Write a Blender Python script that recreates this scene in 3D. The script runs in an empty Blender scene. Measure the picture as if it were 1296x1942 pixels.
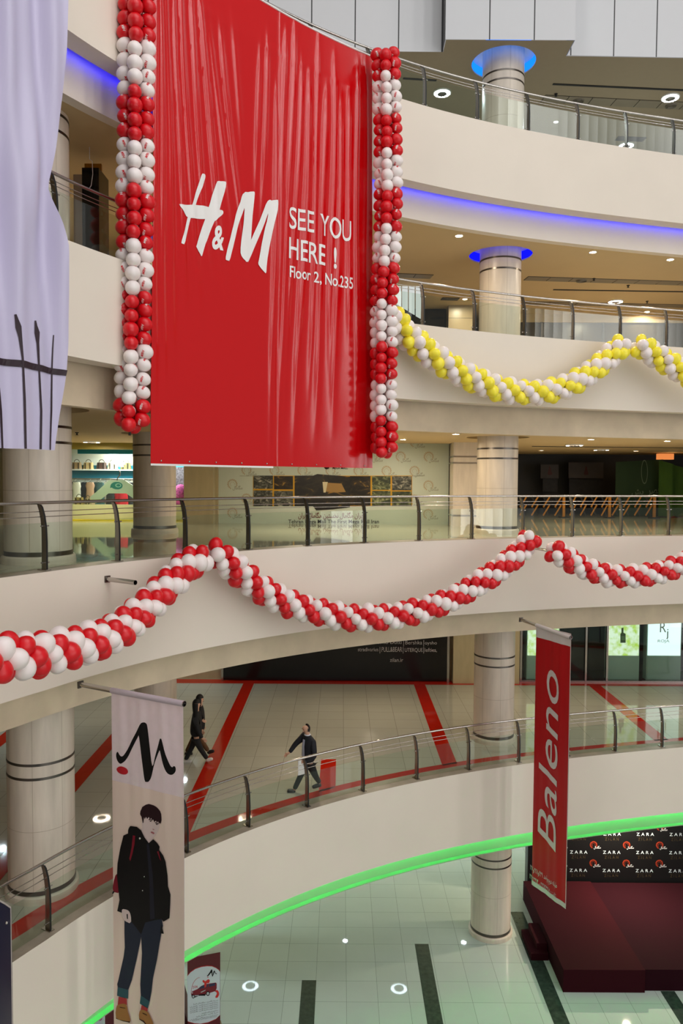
import bpy, bmesh, math, random
import numpy as np
from mathutils import Vector, Matrix

random.seed(7)
SC = bpy.context.scene
COL = SC.collection
PI = math.pi

# ---------------------------------------------------------------- camera, world, big lights, exposure
EZ = 12.88                       # eye height above the lowest floor; all z below are relative to the eye
FPX, PITCH, ROLL, IW, IH = 1442.73, 0.0433, 0.0064, 1296, 1942
cp, sp_, cr, sr = math.cos(PITCH), math.sin(PITCH), math.cos(ROLL), math.sin(ROLL)
_dn = Vector((0, -sp_, -cp))
_fw = Vector((0, cp, -sp_))
_rt = Vector((1, 0, 0)) * cr + _dn * (-sr)
_dw = Vector((1, 0, 0)) * sr + _dn * cr
cam_d = bpy.data.cameras.new('camera')
cam = bpy.data.objects.new('camera', cam_d)
COL.objects.link(cam)
m = Matrix.Identity(4)
for i in range(3):
    m[i][0] = _rt[i]; m[i][1] = -_dw[i]; m[i][2] = -_fw[i]
m[2][3] = EZ
cam.matrix_world = m
cam_d.sensor_fit = 'VERTICAL'
cam_d.sensor_height = 36.0
cam_d.lens = FPX / IH * 36.0
cam_d.clip_end = 300
SC.camera = cam

SC.view_settings.view_transform = 'Standard'
SC.view_settings.look = 'None'
SC.view_settings.gamma = 1.0
SC.view_settings.use_curve_mapping = False
SC.view_settings.exposure = -0.12
SC.cycles.use_denoising = True
SC.cycles.max_bounces = 8
SC.cycles.diffuse_bounces = 3
SC.cycles.glossy_bounces = 3
SC.cycles.transmission_bounces = 4
SC.cycles.transparent_max_bounces = 10
SC.cycles.caustics_reflective = False
SC.cycles.caustics_refractive = False

w = bpy.data.worlds.new('daylight'); SC.world = w
w.use_nodes = True
bg = w.node_tree.nodes['Background']
bg.inputs[1].default_value = 1.0
_nt = w.node_tree
_tc0 = _nt.nodes.new('ShaderNodeTexCoord'); _sx = _nt.nodes.new('ShaderNodeSeparateXYZ'); _nt.links.new(_tc0.outputs['Generated'], _sx.inputs[0])
_at = _nt.nodes.new('ShaderNodeMath'); _at.operation = 'ARCTAN2'; _nt.links.new(_sx.outputs['Y'], _at.inputs[0]); _nt.links.new(_sx.outputs['X'], _at.inputs[1])
_mr = _nt.nodes.new('ShaderNodeMapRange'); _nt.links.new(_at.outputs[0], _mr.inputs['Value']); _mr.inputs['From Min'].default_value = -PI; _mr.inputs['From Max'].default_value = PI
_rp = _nt.nodes.new('ShaderNodeValToRGB'); _nt.links.new(_mr.outputs[0], _rp.inputs[0])
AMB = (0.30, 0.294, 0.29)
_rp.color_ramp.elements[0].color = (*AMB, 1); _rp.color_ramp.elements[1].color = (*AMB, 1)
for _a, _wd, _k in ((-128, 7, 6.5), (-64, 1.8, 12), (-49, 1.3, 20), (-36, 1.3, 20), (-23, 1.3, 20)):   # bright sky bands added for streaks on the red banner and front light
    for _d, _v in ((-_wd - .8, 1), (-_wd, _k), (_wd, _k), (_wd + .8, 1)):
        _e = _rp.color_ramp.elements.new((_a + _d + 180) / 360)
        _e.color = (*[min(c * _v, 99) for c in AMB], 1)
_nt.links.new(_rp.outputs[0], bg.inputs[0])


def lamp(kind, name, loc, energy, color=(1, 1, 1), size=1.0, target=None, **kw):
    d = bpy.data.lights.new(name, kind)
    d.energy = energy; d.color = color
    if kind == 'AREA':
        d.shape = 'RECTANGLE'; d.size = size; d.size_y = kw.get('size_y', size)
    elif kind == 'SPOT':
        d.shadow_soft_size = size; d.spot_size = kw.get('angle', 2.2); d.spot_blend = kw.get('blend', 0.8)
    else:
        d.shadow_soft_size = size
    o = bpy.data.objects.new(name, d); COL.objects.link(o)
    o.location = (loc[0], loc[1], loc[2] + EZ)
    if target is not None:
        v = Vector((target[0] - loc[0], target[1] - loc[1], target[2] - loc[2]))
        o.rotation_euler = v.to_track_quat('-Z', 'Y').to_euler()
    return o


# the glazed roof of the atrium: one daylight area lamp high over the void
lamp('AREA', 'skylight', (6, 1.0, 19.0), 1750, (0.96, 0.98, 1.0), 20, target=(6, 4.0, -10), size_y=16)


# ---------------------------------------------------------------- survey helpers (the photograph's sight lines)
def ray(x, y):
    a = (x - IW / 2) / FPX; b = (y - IH / 2) / FPX
    u = a * cr + b * sr; v = -a * sr + b * cr
    return Vector((u, cp - v * sp_, -sp_ - v * cp))


def PZ(x, y, z):
    r = ray(x, y); return r * (z / r.z)


def PY(x, y, Y):
    r = ray(x, y); return r * (Y / r.y)


def s2l(r, g, b):
    f = lambda c: (c / 12.92 if c <= 0.04045 else ((c + 0.055) / 1.055) ** 2.4)
    return (f(r / 255), f(g / 255), f(b / 255), 1)


# ---------------------------------------------------------------- plan of the round void
CX, CY, P0 = 12.404, 2.315, math.radians(120)
DEV = {2: (.217, -.016), 3: (.293, -.172), 4: (-.362, .14), 5: (-.111, .079)}
ZC = {2: -7.18, 3: -1.446, 4: 3.568, 5: 8.526}      # parapet tops
ZB = {2: -8.98, 3: -3.264, 4: 1.839, 5: 6.777}      # bottoms of the outer fascias
ZI = {2: -9.57, 3: -3.898, 4: 1.161, 5: 6.149}      # bottoms of the inner fascias
FL = {1: -12.88, 2: -7.30, 3: -1.48, 4: 3.50, 5: 8.46}
CE = {1: -9.55, 2: -3.88, 3: 1.18, 4: 6.17, 5: 11.33}


def Rad(u, L):
    u = max(-.55, min(.55, u)); d = DEV[L]
    return 1.187 * (15.626 + (1.692 + d[0]) * u + (1.414 + d[1]) * u * u - 5.139 * u ** 3)


def CP(u, L, off=0.0, z=0.0):
    R = Rad(u, L) + off
    return Vector((CX + R * math.cos(P0 + u), CY + R * math.sin(P0 + u), z))


def inward(u):
    return Vector((-math.cos(P0 + u), -math.sin(P0 + u), 0))


_US = np.linspace(-.9, 1.2, 2101)
_tab = {}


def ufor(x, y, L, off=0.0):
    """u of the plan curve that the sight line through a photo point meets"""
    k = (L, round(off, 3))
    if k not in _tab:
        pts = np.array([CP(float(u), L, off)[:2] for u in _US])
        ok = pts[:, 1] > .5
        _tab[k] = np.where(ok, pts[:, 0] / np.where(ok, pts[:, 1], 1), 99.)
    r = ray(x, y)
    d = _tab[k] - r.x / r.y
    i = int(np.abs(d).argmin())
    j = i + 1 if i + 1 < len(d) and d[i] * d[i + 1] < 0 else i - 1
    t = d[i] / (d[i] - d[j]) if d[i] != d[j] else 0
    return float(_US[i] + (_US[j] - _US[i]) * t)


def curve_point(x, y, L, off=0.0):
    u = ufor(x, y, L, off); p = CP(u, L, off); r = ray(x, y)
    return u, Vector((p.x, p.y, r.z / r.y * p.y))


# ---------------------------------------------------------------- materials
def new_mat(name):
    mt = bpy.data.materials.new(name); mt.use_nodes = True
    nt = mt.node_tree
    return mt, nt, nt.nodes['Principled BSDF']


def mat(name, col, rough=0.5, metal=0.0, spec=0.5, var=0.0, vscale=6.0, emit=None, estr=0.0, coat=0.0, bump=0.0, bscale=40.0, sss=0.0, stretch=None):
    mt, nt, b = new_mat(name)
    c = s2l(*col) if max(col[:3]) > 1.01 else (*col[:3], 1)
    b.inputs['Base Color'].default_value = c
    b.inputs['Roughness'].default_value = rough
    b.inputs['Metallic'].default_value = metal
    b.inputs['Specular IOR Level'].default_value = spec
    if coat:
        b.inputs['Coat Weight'].default_value = coat; b.inputs['Coat Roughness'].default_value = .08
    if emit is not None:
        b.inputs['Emission Color'].default_value = s2l(*emit); b.inputs['Emission Strength'].default_value = estr
    if var or bump:
        geo = nt.nodes.new('ShaderNodeNewGeometry')
        mp = nt.nodes.new('ShaderNodeMapping'); nt.links.new(geo.outputs['Position'], mp.inputs['Vector'])
        if stretch: mp.inputs['Scale'].default_value = stretch
    if var:
        n = nt.nodes.new('ShaderNodeTexNoise'); n.inputs['Scale'].default_value = vscale; n.inputs['Detail'].default_value = 5
        nt.links.new(mp.outputs[0], n.inputs['Vector'])
        mr = nt.nodes.new('ShaderNodeMapRange')
        mr.inputs['From Min'].default_value = .25; mr.inputs['From Max'].default_value = .75
        mr.inputs['To Min'].default_value = 1 - var; mr.inputs['To Max'].default_value = 1 + var
        nt.links.new(n.outputs['Fac'], mr.inputs['Value'])
        mx = nt.nodes.new('ShaderNodeVectorMath'); mx.operation = 'SCALE'
        mx.inputs[0].default_value = c[:3]
        nt.links.new(mr.outputs[0], mx.inputs['Scale'])
        nt.links.new(mx.outputs[0], b.inputs['Base Color'])
    if bump:
        n2 = nt.nodes.new('ShaderNodeTexNoise'); n2.inputs['Scale'].default_value = bscale; n2.inputs['Detail'].default_value = 3
        nt.links.new(mp.outputs[0], n2.inputs['Vector'])
        bp = nt.nodes.new('ShaderNodeBump'); bp.inputs['Strength'].default_value = bump; bp.inputs['Distance'].default_value = .01
        nt.links.new(n2.outputs['Fac'], bp.inputs['Height']); nt.links.new(bp.outputs[0], b.inputs['Normal'])
    return mt


def emis(name, col, strength):
    mt = bpy.data.materials.new(name); mt.use_nodes = True
    nt = mt.node_tree; nt.nodes.clear()
    e = nt.nodes.new('ShaderNodeEmission'); o = nt.nodes.new('ShaderNodeOutputMaterial')
    e.inputs[0].default_value = s2l(*col); e.inputs[1].default_value = strength
    nt.links.new(e.outputs[0], o.inputs[0])
    return mt


def tile_mat(name, col, line, size, ox, oy, rough=.12, axes=('X', 'Y'), lw=.006, var=.05, size2=None, ior=1.5):
    """square slabs with dark joints and a slightly different tone per slab, from world position"""
    mt, nt, b = new_mat(name)
    N = nt.nodes.new; L = nt.links.new
    geo = N('ShaderNodeNewGeometry'); sx = N('ShaderNodeSeparateXYZ'); L(geo.outputs['Position'], sx.inputs[0])
    outs = []; ids = []
    for ax, off, sz in ((axes[0], ox, size), (axes[1], oy, size2 or size)):
        if sz is None: continue
        a = N('ShaderNodeMath'); a.operation = 'SUBTRACT'; L(sx.outputs[ax], a.inputs[0]); a.inputs[1].default_value = off
        d = N('ShaderNodeMath'); d.operation = 'DIVIDE'; L(a.outputs[0], d.inputs[0]); d.inputs[1].default_value = sz
        fl = N('ShaderNodeMath'); fl.operation = 'FLOOR'; L(d.outputs[0], fl.inputs[0]); ids.append(fl)
        fr = N('ShaderNodeMath'); fr.operation = 'FRACT'; L(d.outputs[0], fr.inputs[0])
        h = N('ShaderNodeMath'); h.operation = 'SUBTRACT'; L(fr.outputs[0], h.inputs[0]); h.inputs[1].default_value = .5
        ab = N('ShaderNodeMath'); ab.operation = 'ABSOLUTE'; L(h.outputs[0], ab.inputs[0])
        g = N('ShaderNodeMath'); g.operation = 'GREATER_THAN'; L(ab.outputs[0], g.inputs[0]); g.inputs[1].default_value = .5 - lw / sz
        outs.append(g)
    mxm = outs[0]
    if len(outs) > 1:
        mxm = N('ShaderNodeMath'); mxm.operation = 'MAXIMUM'; L(outs[0].outputs[0], mxm.inputs[0]); L(outs[1].outputs[0], mxm.inputs[1])
    cb = N('ShaderNodeCombineXYZ')
    for i, f in enumerate(ids): L(f.outputs[0], cb.inputs[i])
    wn = N('ShaderNodeTexWhiteNoise'); wn.noise_dimensions = '3D'; L(cb.outputs[0], wn.inputs['Vector'])
    ns = N('ShaderNodeTexNoise'); ns.inputs['Scale'].default_value = 3.0; ns.inputs['Detail'].default_value = 6; L(geo.outputs['Position'], ns.inputs['Vector'])
    ad = N('ShaderNodeMath'); ad.operation = 'ADD'; L(wn.outputs['Value'], ad.inputs[0]); L(ns.outputs['Fac'], ad.inputs[1])
    mr = N('ShaderNodeMapRange'); L(ad.outputs[0], mr.inputs['Value']); mr.inputs['From Max'].default_value = 2
    mr.inputs['To Min'].default_value = 1 - var; mr.inputs['To Max'].default_value = 1 + var
    sc = N('ShaderNodeVectorMath'); sc.operation = 'SCALE'; sc.inputs[0].default_value = s2l(*col)[:3]; L(mr.outputs[0], sc.inputs['Scale'])
    mix = N('ShaderNodeMix'); mix.data_type = 'RGBA'
    L(mxm.outputs[0], mix.inputs['Factor']); L(sc.outputs[0], mix.inputs['A']); mix.inputs['B'].default_value = s2l(*line)
    L(mix.outputs['Result'], b.inputs['Base Color'])
    b.inputs['Roughness'].default_value = rough
    b.inputs['IOR'].default_value = ior
    return mt


def glass_mat(name, tint, ior=1.45, rough=0.0):
    mt = bpy.data.materials.new(name); mt.use_nodes = True
    nt = mt.node_tree; nt.nodes.clear()
    N = nt.nodes.new; L = nt.links.new
    t = N('ShaderNodeBsdfTransparent'); t.inputs[0].default_value = (*tint, 1)
    g = N('ShaderNodeBsdfGlossy'); g.inputs['Roughness'].default_value = rough
    f = N('ShaderNodeFresnel'); ge = N('ShaderNodeNewGeometry'); im = N('ShaderNodeMapRange')
    L(ge.outputs['Backfacing'], im.inputs['Value']); im.inputs['To Min'].default_value = ior; im.inputs['To Max'].default_value = 1 / ior; L(im.outputs[0], f.inputs[0])
    mx = N('ShaderNodeMixShader'); o = N('ShaderNodeOutputMaterial')
    L(f.outputs[0], mx.inputs[0]); L(t.outputs[0], mx.inputs[1]); L(g.outputs[0], mx.inputs[2]); L(mx.outputs[0], o.inputs[0])
    return mt


M = {}
M['plaster'] = mat('cream_plaster', (229, 217, 202), .6, var=.025, vscale=.8, spec=.3)
M['plaster_low'] = mat('cream_plaster_stained', (214, 196, 168), .65, var=.13, vscale=1.5, spec=.3)
M['cove_grey'] = mat('grey_cove_paint', (170, 166, 152), .6, spec=.2)  # plaster darkened in colour to stand in for less light around the green glow
M['curb'] = mat('marble_curb', (164, 152, 134), .35, var=.25, vscale=2.4)
M['ceiling'] = mat('tan_ceiling_paint', (206, 182, 140), .7, var=.02, vscale=1.0, spec=.2)  # white ceiling with the warm light put into its colour
M['ceiling_grey'] = mat('grey_tan_ceiling_paint', (158, 142, 118), .7, var=.02, spec=.2)  # top ceiling with its dim light put into the colour
M['stone'] = mat('beige_travertine', (216, 203, 186), .35, var=.11, vscale=3.0, stretch=(2.2, 2.2, .35))
M['joint'] = mat('stone_joint', (176, 160, 138), .5)
M['stone_dark'] = mat('olive_beige_stone', (178, 164, 128), .3, var=.08, vscale=3, stretch=(2, 2, .5))
M['steel'] = mat('brushed_steel', (190, 184, 178), .22, metal=1.0)
M['steel_dark'] = mat('dark_steel', (104, 98, 92), .3, metal=1.0)
M['steel_post'] = mat('polished_steel_blade', (158, 153, 145), .3, metal=1.0)
M['black'] = mat('black_rubber', (18, 18, 18), .4)
M['glass'] = glass_mat('balustrade_glass', (.90, .945, .905), 1.45)
M['shopglass'] = glass_mat('shop_glass', (.82, .9, .88), 1.5)
M['floor1'] = tile_mat('ground_floor_tiles', (184, 197, 188), (138, 147, 138), .78, .2, .28, .03, lw=.005)
M['floor2'] = tile_mat('first_floor_tiles', (190, 188, 172), (140, 138, 124), .78, .1, .2, .035, lw=.005, ior=1.6)
M['floor3'] = tile_mat('second_floor_tiles', (196, 192, 170), (150, 146, 128), .78, .1, .2, .04, lw=.004, ior=1.7)
M['floor_plain'] = mat('upper_floor_stone', (190, 184, 170), .15)
M['redtile'] = mat('red_floor_stone', (190, 36, 18), .06, var=.07, vscale=5)
M['greentile'] = mat('dark_green_marble', (52, 66, 58), .12, var=.35, vscale=9)
M['panel'] = tile_mat('white_cladding_panels', (206, 206, 208), (44, 42, 42), 1.152, .28, 0, .35, lw=.016, var=.03, size2=40)
M['ledblue'] = emis('blue_led', (18, 12, 255), 11)
M['ledazure'] = emis('azure_led', (20, 120, 255), 1.9)
M['discblue'] = emis('blue_cove_light', (14, 18, 255), 1.5)
M['ledgreen'] = emis('green_led', (6, 255, 100), 140.0)
M['lampwhite'] = emis('white_lamp', (255, 244, 226), 9)
M['lampcool'] = emis('cool_lamp', (250, 255, 255), 9)
M['white'] = mat('white_paint', (232, 230, 226), .5)
M['redbal'] = mat('red_balloon_rubber', (214, 8, 24), .32, spec=.5)
M['whitebal'] = mat('white_balloon_rubber', (240, 228, 224), .34)
M['yellowbal'] = mat('yellow_balloon_rubber', (252, 236, 60), .32)
M['cord'] = mat('black_cord', (20, 16, 14), .6)

# ---------------------------------------------------------------- mesh builder
BASE = {}


class MB:
    def __init__(s):
        s.v = []; s.f = []; s.m = []; s.sm = []

    def add(s, verts, faces, mi=0, smooth=False):
        o = len(s.v)
        s.v += [tuple(v) for v in verts]
        for f in faces:
            s.f.append([o + i for i in f]); s.m.append(mi); s.sm.append(smooth)
        return s

    def quad(s, a, b, c, d, mi=0): return s.add([a, b, c, d], [(0, 1, 2, 3)], mi)

    def box(s, x0, x1, y0, y1, z0, z1, mi=0):
        v = [(x, y, z) for z in (z0, z1) for y in (y0, y1) for x in (x0, x1)]
        return s.add(v, [(0, 2, 3, 1), (4, 5, 7, 6), (0, 1, 5, 4), (2, 6, 7, 3), (0, 4, 6, 2), (1, 3, 7, 5)], mi)

    def obox(s, c, ax, ay, az, mi=0):
        c, ax, ay, az = Vector(c), Vector(ax), Vector(ay), Vector(az)
        v = [c + ax * i + ay * j + az * k for k in (-1, 1) for j in (-1, 1) for i in (-1, 1)]
        return s.add(v, [(0, 2, 3, 1), (4, 5, 7, 6), (0, 1, 5, 4), (2, 6, 7, 3), (0, 4, 6, 2), (1, 3, 7, 5)], mi)

    def tube(s, pts, r, n=8, mi=0, caps=True, smooth=True):
        pts = [Vector(p) for p in pts]; k = len(pts)
        rs = r if isinstance(r, (list, tuple)) else [r] * k
        rings = []; prev = None
        for i, p in enumerate(pts):
            t = (pts[min(i + 1, k - 1)] - pts[max(i - 1, 0)]).normalized()
            if prev is None:
                a = t.orthogonal().normalized()
            else:
                a = (prev - t * prev.dot(t)).normalized()
            prev = a; b = t.cross(a)
            rings.append([p + (a * math.cos(2 * PI * j / n) + b * math.sin(2 * PI * j / n)) * rs[i] for j in range(n)])
        v = [q for rg in rings for q in rg]
        f = [(i * n + j, i * n + (j + 1) % n, (i + 1) * n + (j + 1) % n, (i + 1) * n + j) for i in range(k - 1) for j in range(n)]
        s.add(v, f, mi, smooth)
        if caps:
            s.add(rings[0], [tuple(range(n))[::-1]], mi); s.add(rings[-1], [tuple(range(n))], mi)
        return s

    def lathe(s, cx, cy, prof, n=40, mi=0, smooth=False):
        """prof: [(r, z), ...]; mi may be a list per segment"""
        k = len(prof)
        v = [(cx + r * math.cos(2 * PI * j / n), cy + r * math.sin(2 * PI * j / n), z) for r, z in prof for j in range(n)]
        for i in range(k - 1):
            mm = mi[i] if isinstance(mi, (list, tuple)) else mi
            o = i * n
            s.add([v[o + j] for j in range(n)] + [v[o + n + j] for j in range(n)],
                  [(j, (j + 1) % n, n + (j + 1) % n, n + j) for j in range(n)], mm, True)
        return s

    def sphere(s, c, rx, ry=None, rz=None, n=12, k=8, mi=0):
        ry = ry or rx; rz = rz or rx
        v = [(c[0], c[1], c[2] + rz)]
        for i in range(1, k):
            t = PI * i / k
            v += [(c[0] + rx * math.sin(t) * math.cos(2 * PI * j / n), c[1] + ry * math.sin(t) * math.sin(2 * PI * j / n), c[2] + rz * math.cos(t)) for j in range(n)]
        v.append((c[0], c[1], c[2] - rz))
        f = [(0, 1 + j, 1 + (j + 1) % n) for j in range(n)]
        for i in range(k - 2):
            a = 1 + i * n
            f += [(a + j, a + n + j, a + n + (j + 1) % n, a + (j + 1) % n) for j in range(n)]
        e = len(v) - 1; a = 1 + (k - 2) * n
        f += [(e, a + (j + 1) % n, a + j) for j in range(n)]
        return s.add(v, f, mi, True)

    def grid(s, fn, nu, nv, mi=0, smooth=True):
        v = [fn(i / nu, j / nv) for j in range(nv + 1) for i in range(nu + 1)]
        f = [(j * (nu + 1) + i, j * (nu + 1) + i + 1, (j + 1) * (nu + 1) + i + 1, (j + 1) * (nu + 1) + i) for j in range(nv) for i in range(nu)]
        return s.add(v, f, mi, smooth)

    def prism(s, poly, d, mi=0):
        """poly: list of 3D points (planar); d: thickness vector"""
        poly = [Vector(p) for p in poly]; n = len(poly); d = Vector(d)
        s.add(poly + [p + d for p in poly], [tuple(range(n)), tuple(range(2 * n - 1, n - 1, -1))] + [(i, n + i, n + (i + 1) % n, (i + 1) % n) for i in range(n)], mi)
        return s

    def build(s, name, mats, parent=None, smooth=None, welded=False):
        if not isinstance(mats, (list, tuple)): mats = [mats]
        b = BASE.get(parent.name, (0, 0, 0)) if parent is not None else (0, 0, 0)
        me = bpy.data.meshes.new(name)
        e = 0 if parent is not None else EZ
        me.from_pydata([(v[0] - b[0], v[1] - b[1], v[2] - b[2] + e) for v in s.v], [], s.f)
        for mt in mats: me.materials.append(mt)
        me.polygons.foreach_set('material_index', s.m)
        me.polygons.foreach_set('use_smooth', s.sm if smooth is None else [smooth] * len(s.f))
        if welded:
            bm = bmesh.new(); bm.from_mesh(me)
            bmesh.ops.remove_doubles(bm, verts=bm.verts, dist=1e-4)
            bmesh.ops.recalc_face_normals(bm, faces=bm.faces)
            bm.to_mesh(me); bm.free()
        me.update()
        o = bpy.data.objects.new(name, me); COL.objects.link(o)
        if parent is not None:
            o.parent = parent
            BASE[o.name] = b
        return o


def tag(o, label, cat, group=None):
    o['label'] = label; o['category'] = cat
    if group: o['group'] = group
    return o


def thing(name, label, cat, loc, group=None):
    o = bpy.data.objects.new(name, None); COL.objects.link(o)
    o.empty_display_size = .2
    o.location = (loc[0], loc[1], loc[2] + EZ)
    BASE[o.name] = tuple(loc)
    return tag(o, label, cat, group)


def struct(name, mb, mats, **kw):
    o = mb.build(name, mats, **kw); o['kind'] = 'structure'; return o


# ---------------------------------------------------------------- flat text and outlines
_tc = {}


def text2d(s, bold=0.0, shear=0.0):
    k = (s, bold, shear)
    if k in _tc: return _tc[k]
    cu = bpy.data.curves.new('t', 'FONT'); cu.body = s; cu.offset = bold; cu.shear = shear; cu.resolution_u = 4
    o = bpy.data.objects.new('t', cu); COL.objects.link(o)
    bpy.context.view_layer.update()
    dg = bpy.context.evaluated_depsgraph_get()
    me = bpy.data.meshes.new_from_object(o.evaluated_get(dg))
    v = np.array([(p.co.x, p.co.y) for p in me.vertices], float).reshape(-1, 2); f = [tuple(p.vertices) for p in me.polygons]
    bpy.data.objects.remove(o); bpy.data.curves.remove(cu); bpy.data.meshes.remove(me)
    _tc[k] = (v, f); return v, f


def smooth_poly(p, n=3):
    out = []; k = len(p)
    for i in range(k):
        p0, p1, p2, p3 = (np.array(p[(i + d) % k], float) for d in (-1, 0, 1, 2))
        for j in range(n):
            t = j / n
            out.append(tuple(.5 * (2 * p1 + (p2 - p0) * t + (2 * p0 - 5 * p1 + 4 * p2 - p3) * t * t + (3 * p1 - p0 - 3 * p2 + p3) * t ** 3)))
    return out


class Plane:
    """a vertical (or tilted) plane: a runs along A, b runs along B; N faces the viewer's side"""
    def __init__(s, O, A, B=(0, 0, 1), N=None):
        s.O = Vector(O); s.A = Vector(A).normalized(); s.B = Vector(B).normalized()
        s.N = s.A.cross(s.B).normalized()
        if s.N.dot(s.O) > 0: s.N = -s.N

    def pos(s, a, b, off=0.0): return s.O + s.A * a + s.B * b + s.N * off

    def px(s, x, y):
        r = ray(x, y); t = s.O.dot(s.N) / r.dot(s.N); q = r * t - s.O
        return q.dot(s.A), q.dot(s.B)

    def P(s, x, y, off=0.0): return s.pos(*s.px(x, y), off)


def crop(x0, y0, sc): return lambda p: [(x0 + a / sc, y0 + b / sc) for a, b in p]


def put_poly(mb, sf, pts, off, mi=0, smooth=0):
    if smooth: pts = smooth_poly(pts, smooth)
    mb.add([sf.P(x, y, off) for x, y in pts], [tuple(range(len(pts)))], mi)


def put_ellipse(mb, sf, x, y, rx, ry, off, mi=0, n=16):
    put_poly(mb, sf, [(x + rx * math.cos(2 * PI * i / n), y + ry * math.sin(2 * PI * i / n)) for i in range(n)], off, mi)


def put_text_ab(mb, sf, s, a0, b0, h, off, mi=0, w=None, bold=0.0, shear=0.0, center=False):
    """text with its lower left corner at (a0,b0), cap height h, overall width w (None: natural)"""
    v, f = text2d(s, bold, shear)
    if len(v) == 0: return 0
    x0, x1 = v[:, 0].min(), v[:, 0].max()
    ky = h / .682
    kx = ky if w is None else w / (x1 - x0)
    sh = -(x1 - x0) * kx / 2 if center else 0
    mb.add([sf.pos(a0 + sh + (x - x0) * kx, b0 + y * ky, off) for x, y in v], f, mi)
    return (x1 - x0) * kx


def put_text_px(mb, sf, s, bl, br, hpx, off, mi=0, **kw):
    """text whose baseline runs from photo point bl to br on the surface, hpx photo pixels tall at bl"""
    a0, b0 = sf.px(*bl); a1, b1 = sf.px(*br); at, bt = sf.px(bl[0], bl[1] - hpx)
    v, f = text2d(s, kw.get('bold', 0.0), kw.get('shear', 0.0))
    if len(v) == 0: return
    x0, x1 = v[:, 0].min(), v[:, 0].max()
    ky = (bt - b0) / .682
    mb.add([sf.pos(a0 + (a1 - a0) * (x - x0) / (x1 - x0), b0 + (b1 - b0) * (x - x0) / (x1 - x0) + y * ky, off) for x, y in v], f, mi)


# ---------------------------------------------------------------- structure: parapets, floors, ceilings
US = [float(u) for u in np.linspace(-.95, .95, 115)]


def sweep(mb, L, prof, mi=0, us=US, smooth=True):
    for (o0, z0), (o1, z1), k in zip(prof[:-1], prof[1:], range(99)):
        mm = mi[k] if isinstance(mi, (list, tuple)) else mi
        v = []
        for u in us:
            v.append(CP(u, L, o0, z0)); v.append(CP(u, L, o1, z1))
        mb.add(v, [(2 * i, 2 * i + 1, 2 * i + 3, 2 * i + 2) for i in range(len(us) - 1)], mm, smooth)
    return mb


for L in (5, 4, 3, 2):
    zc, zb, zi = ZC[L], ZB[L], ZI[L]
    b = MB()
    sweep(b, L, [(.46, FL[L] - .02), (.46, zc), (0, zc), (0, zb), (.38, zb), (.38, zb + .07)], [1, 1, 0, 0, 0])
    struct('parapet_wall', b, [M['plaster'], M['curb']])
    b = MB(); sweep(b, L, [(.56, zb + .45), (.56, zi), (.78, zi), (.78, zi + .06)] if L != 2 else [(.56, zb + .45), (.56, zi + .02), (.43, zi + .015), (.43, zi), (.78, zi), (.78, zi + .06)])  # lowest one has a lip added to keep green light off the floor
    struct('trim_fascia', b, [M['plaster_low'] if L in (3, 4) else M['cove_grey'] if L == 2 else M['plaster']])
    b = MB(); sweep(b, L, [(.36, zb + .45), (.56, zb + .45)])
    struct('trim_cove', b, [M['plaster']])
    if L in (5, 2):
        b = MB(); sweep(b, L, [(.385, zb + .005), (.385, zb + .055)])
        o = b.build('light_strip', M['ledblue'] if L == 5 else M['ledgreen'])
        tag(o, 'blue light strip glowing in the cove under the top balcony' if L == 5 else 'green light strip glowing in the cove under the lowest balcony', 'light strip')


def annulus(name, L, z, off, mt, up=True, extra=None, wide=26.0):
    b = MB()
    v = []
    for u in US: v.append(CP(u, L, off, z)); v.append(CP(u, L, off + wide, z))
    b.add(v, [(2 * i, 2 * i + 2, 2 * i + 3, 2 * i + 1) if up else (2 * i, 2 * i + 1, 2 * i + 3, 2 * i + 2) for i in range(len(US) - 1)], 0)
    mats = [mt]
    if extra: mats += extra(b, z)
    return struct(name, b, mats)


def curve_y(x, L, off):
    ys = np.linspace(4, 26, 1200)
    for y in ys:
        u = math.atan2(y - CY, x - CX) - P0
        if math.hypot(x - CX, y - CY) >= Rad(u, L) + off: return float(y)
    return 20.0


def stripes2(b, z):
    z += .003
    sweep(b, 2, [(.52, z), (.98, z)], 1)
    for x0, x1, yt in ((-3.46, -3.08, 26.8), (2.62, 3.02, 26.8), (8.86, 9.28, 26.8), (-6.52, -6.14, 26.8), (-9.6, -9.2, 26.8), (-.49, -.10, 19.53), (14.9, 15.3, 26.8)):
        b.add([(x0, curve_y(x0, 2, .9), z), (x1, curve_y(x1, 2, .9), z), (x1, yt, z), (x0, yt, z)], [(0, 1, 2, 3)], 1)
    b.add([(-16, 26.8, z), (20, 26.8, z), (20, 27.36, z), (-16, 27.36, z)], [(0, 1, 2, 3)], 1)
    return [M['redtile']]


annulus('floor', 2, FL[2], .44, M['floor2'], extra=stripes2)
annulus('floor', 3, FL[3], .44, M['floor3'])
annulus('floor', 4, FL[4], .44, M['floor_plain'])
annulus('floor', 5, FL[5], .44, M['floor_plain'])

b = MB(); b.quad((-26, -12, FL[1]), (34, -12, FL[1]), (34, 40, FL[1]), (-26, 40, FL[1]), 0)
z = FL[1] + .003
for x0, x1, y0, y1 in ((2.11, 2.49, 6, 20.58), (-.94, -.57, 6, 19.02), (5.12, 5.50, 6, 22.18), (8.14, 8.50, 6, 18.69), (-4.0, -3.63, 6, 15.5), (11.2, 11.56, 6, 22.0)):
    b.quad((x0, y0, z), (x1, y0, z), (x1, y1, z), (x0, y1, z), 1)
struct('floor', b, [M['floor1'], M['greentile']])

COLS = [('A', 4.3314, 21.2066), ('B', -5.2905, 13.252), ('C', -5.02, 20.42)]
CR, CPL, CDISC = .561, .62, .86


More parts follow.
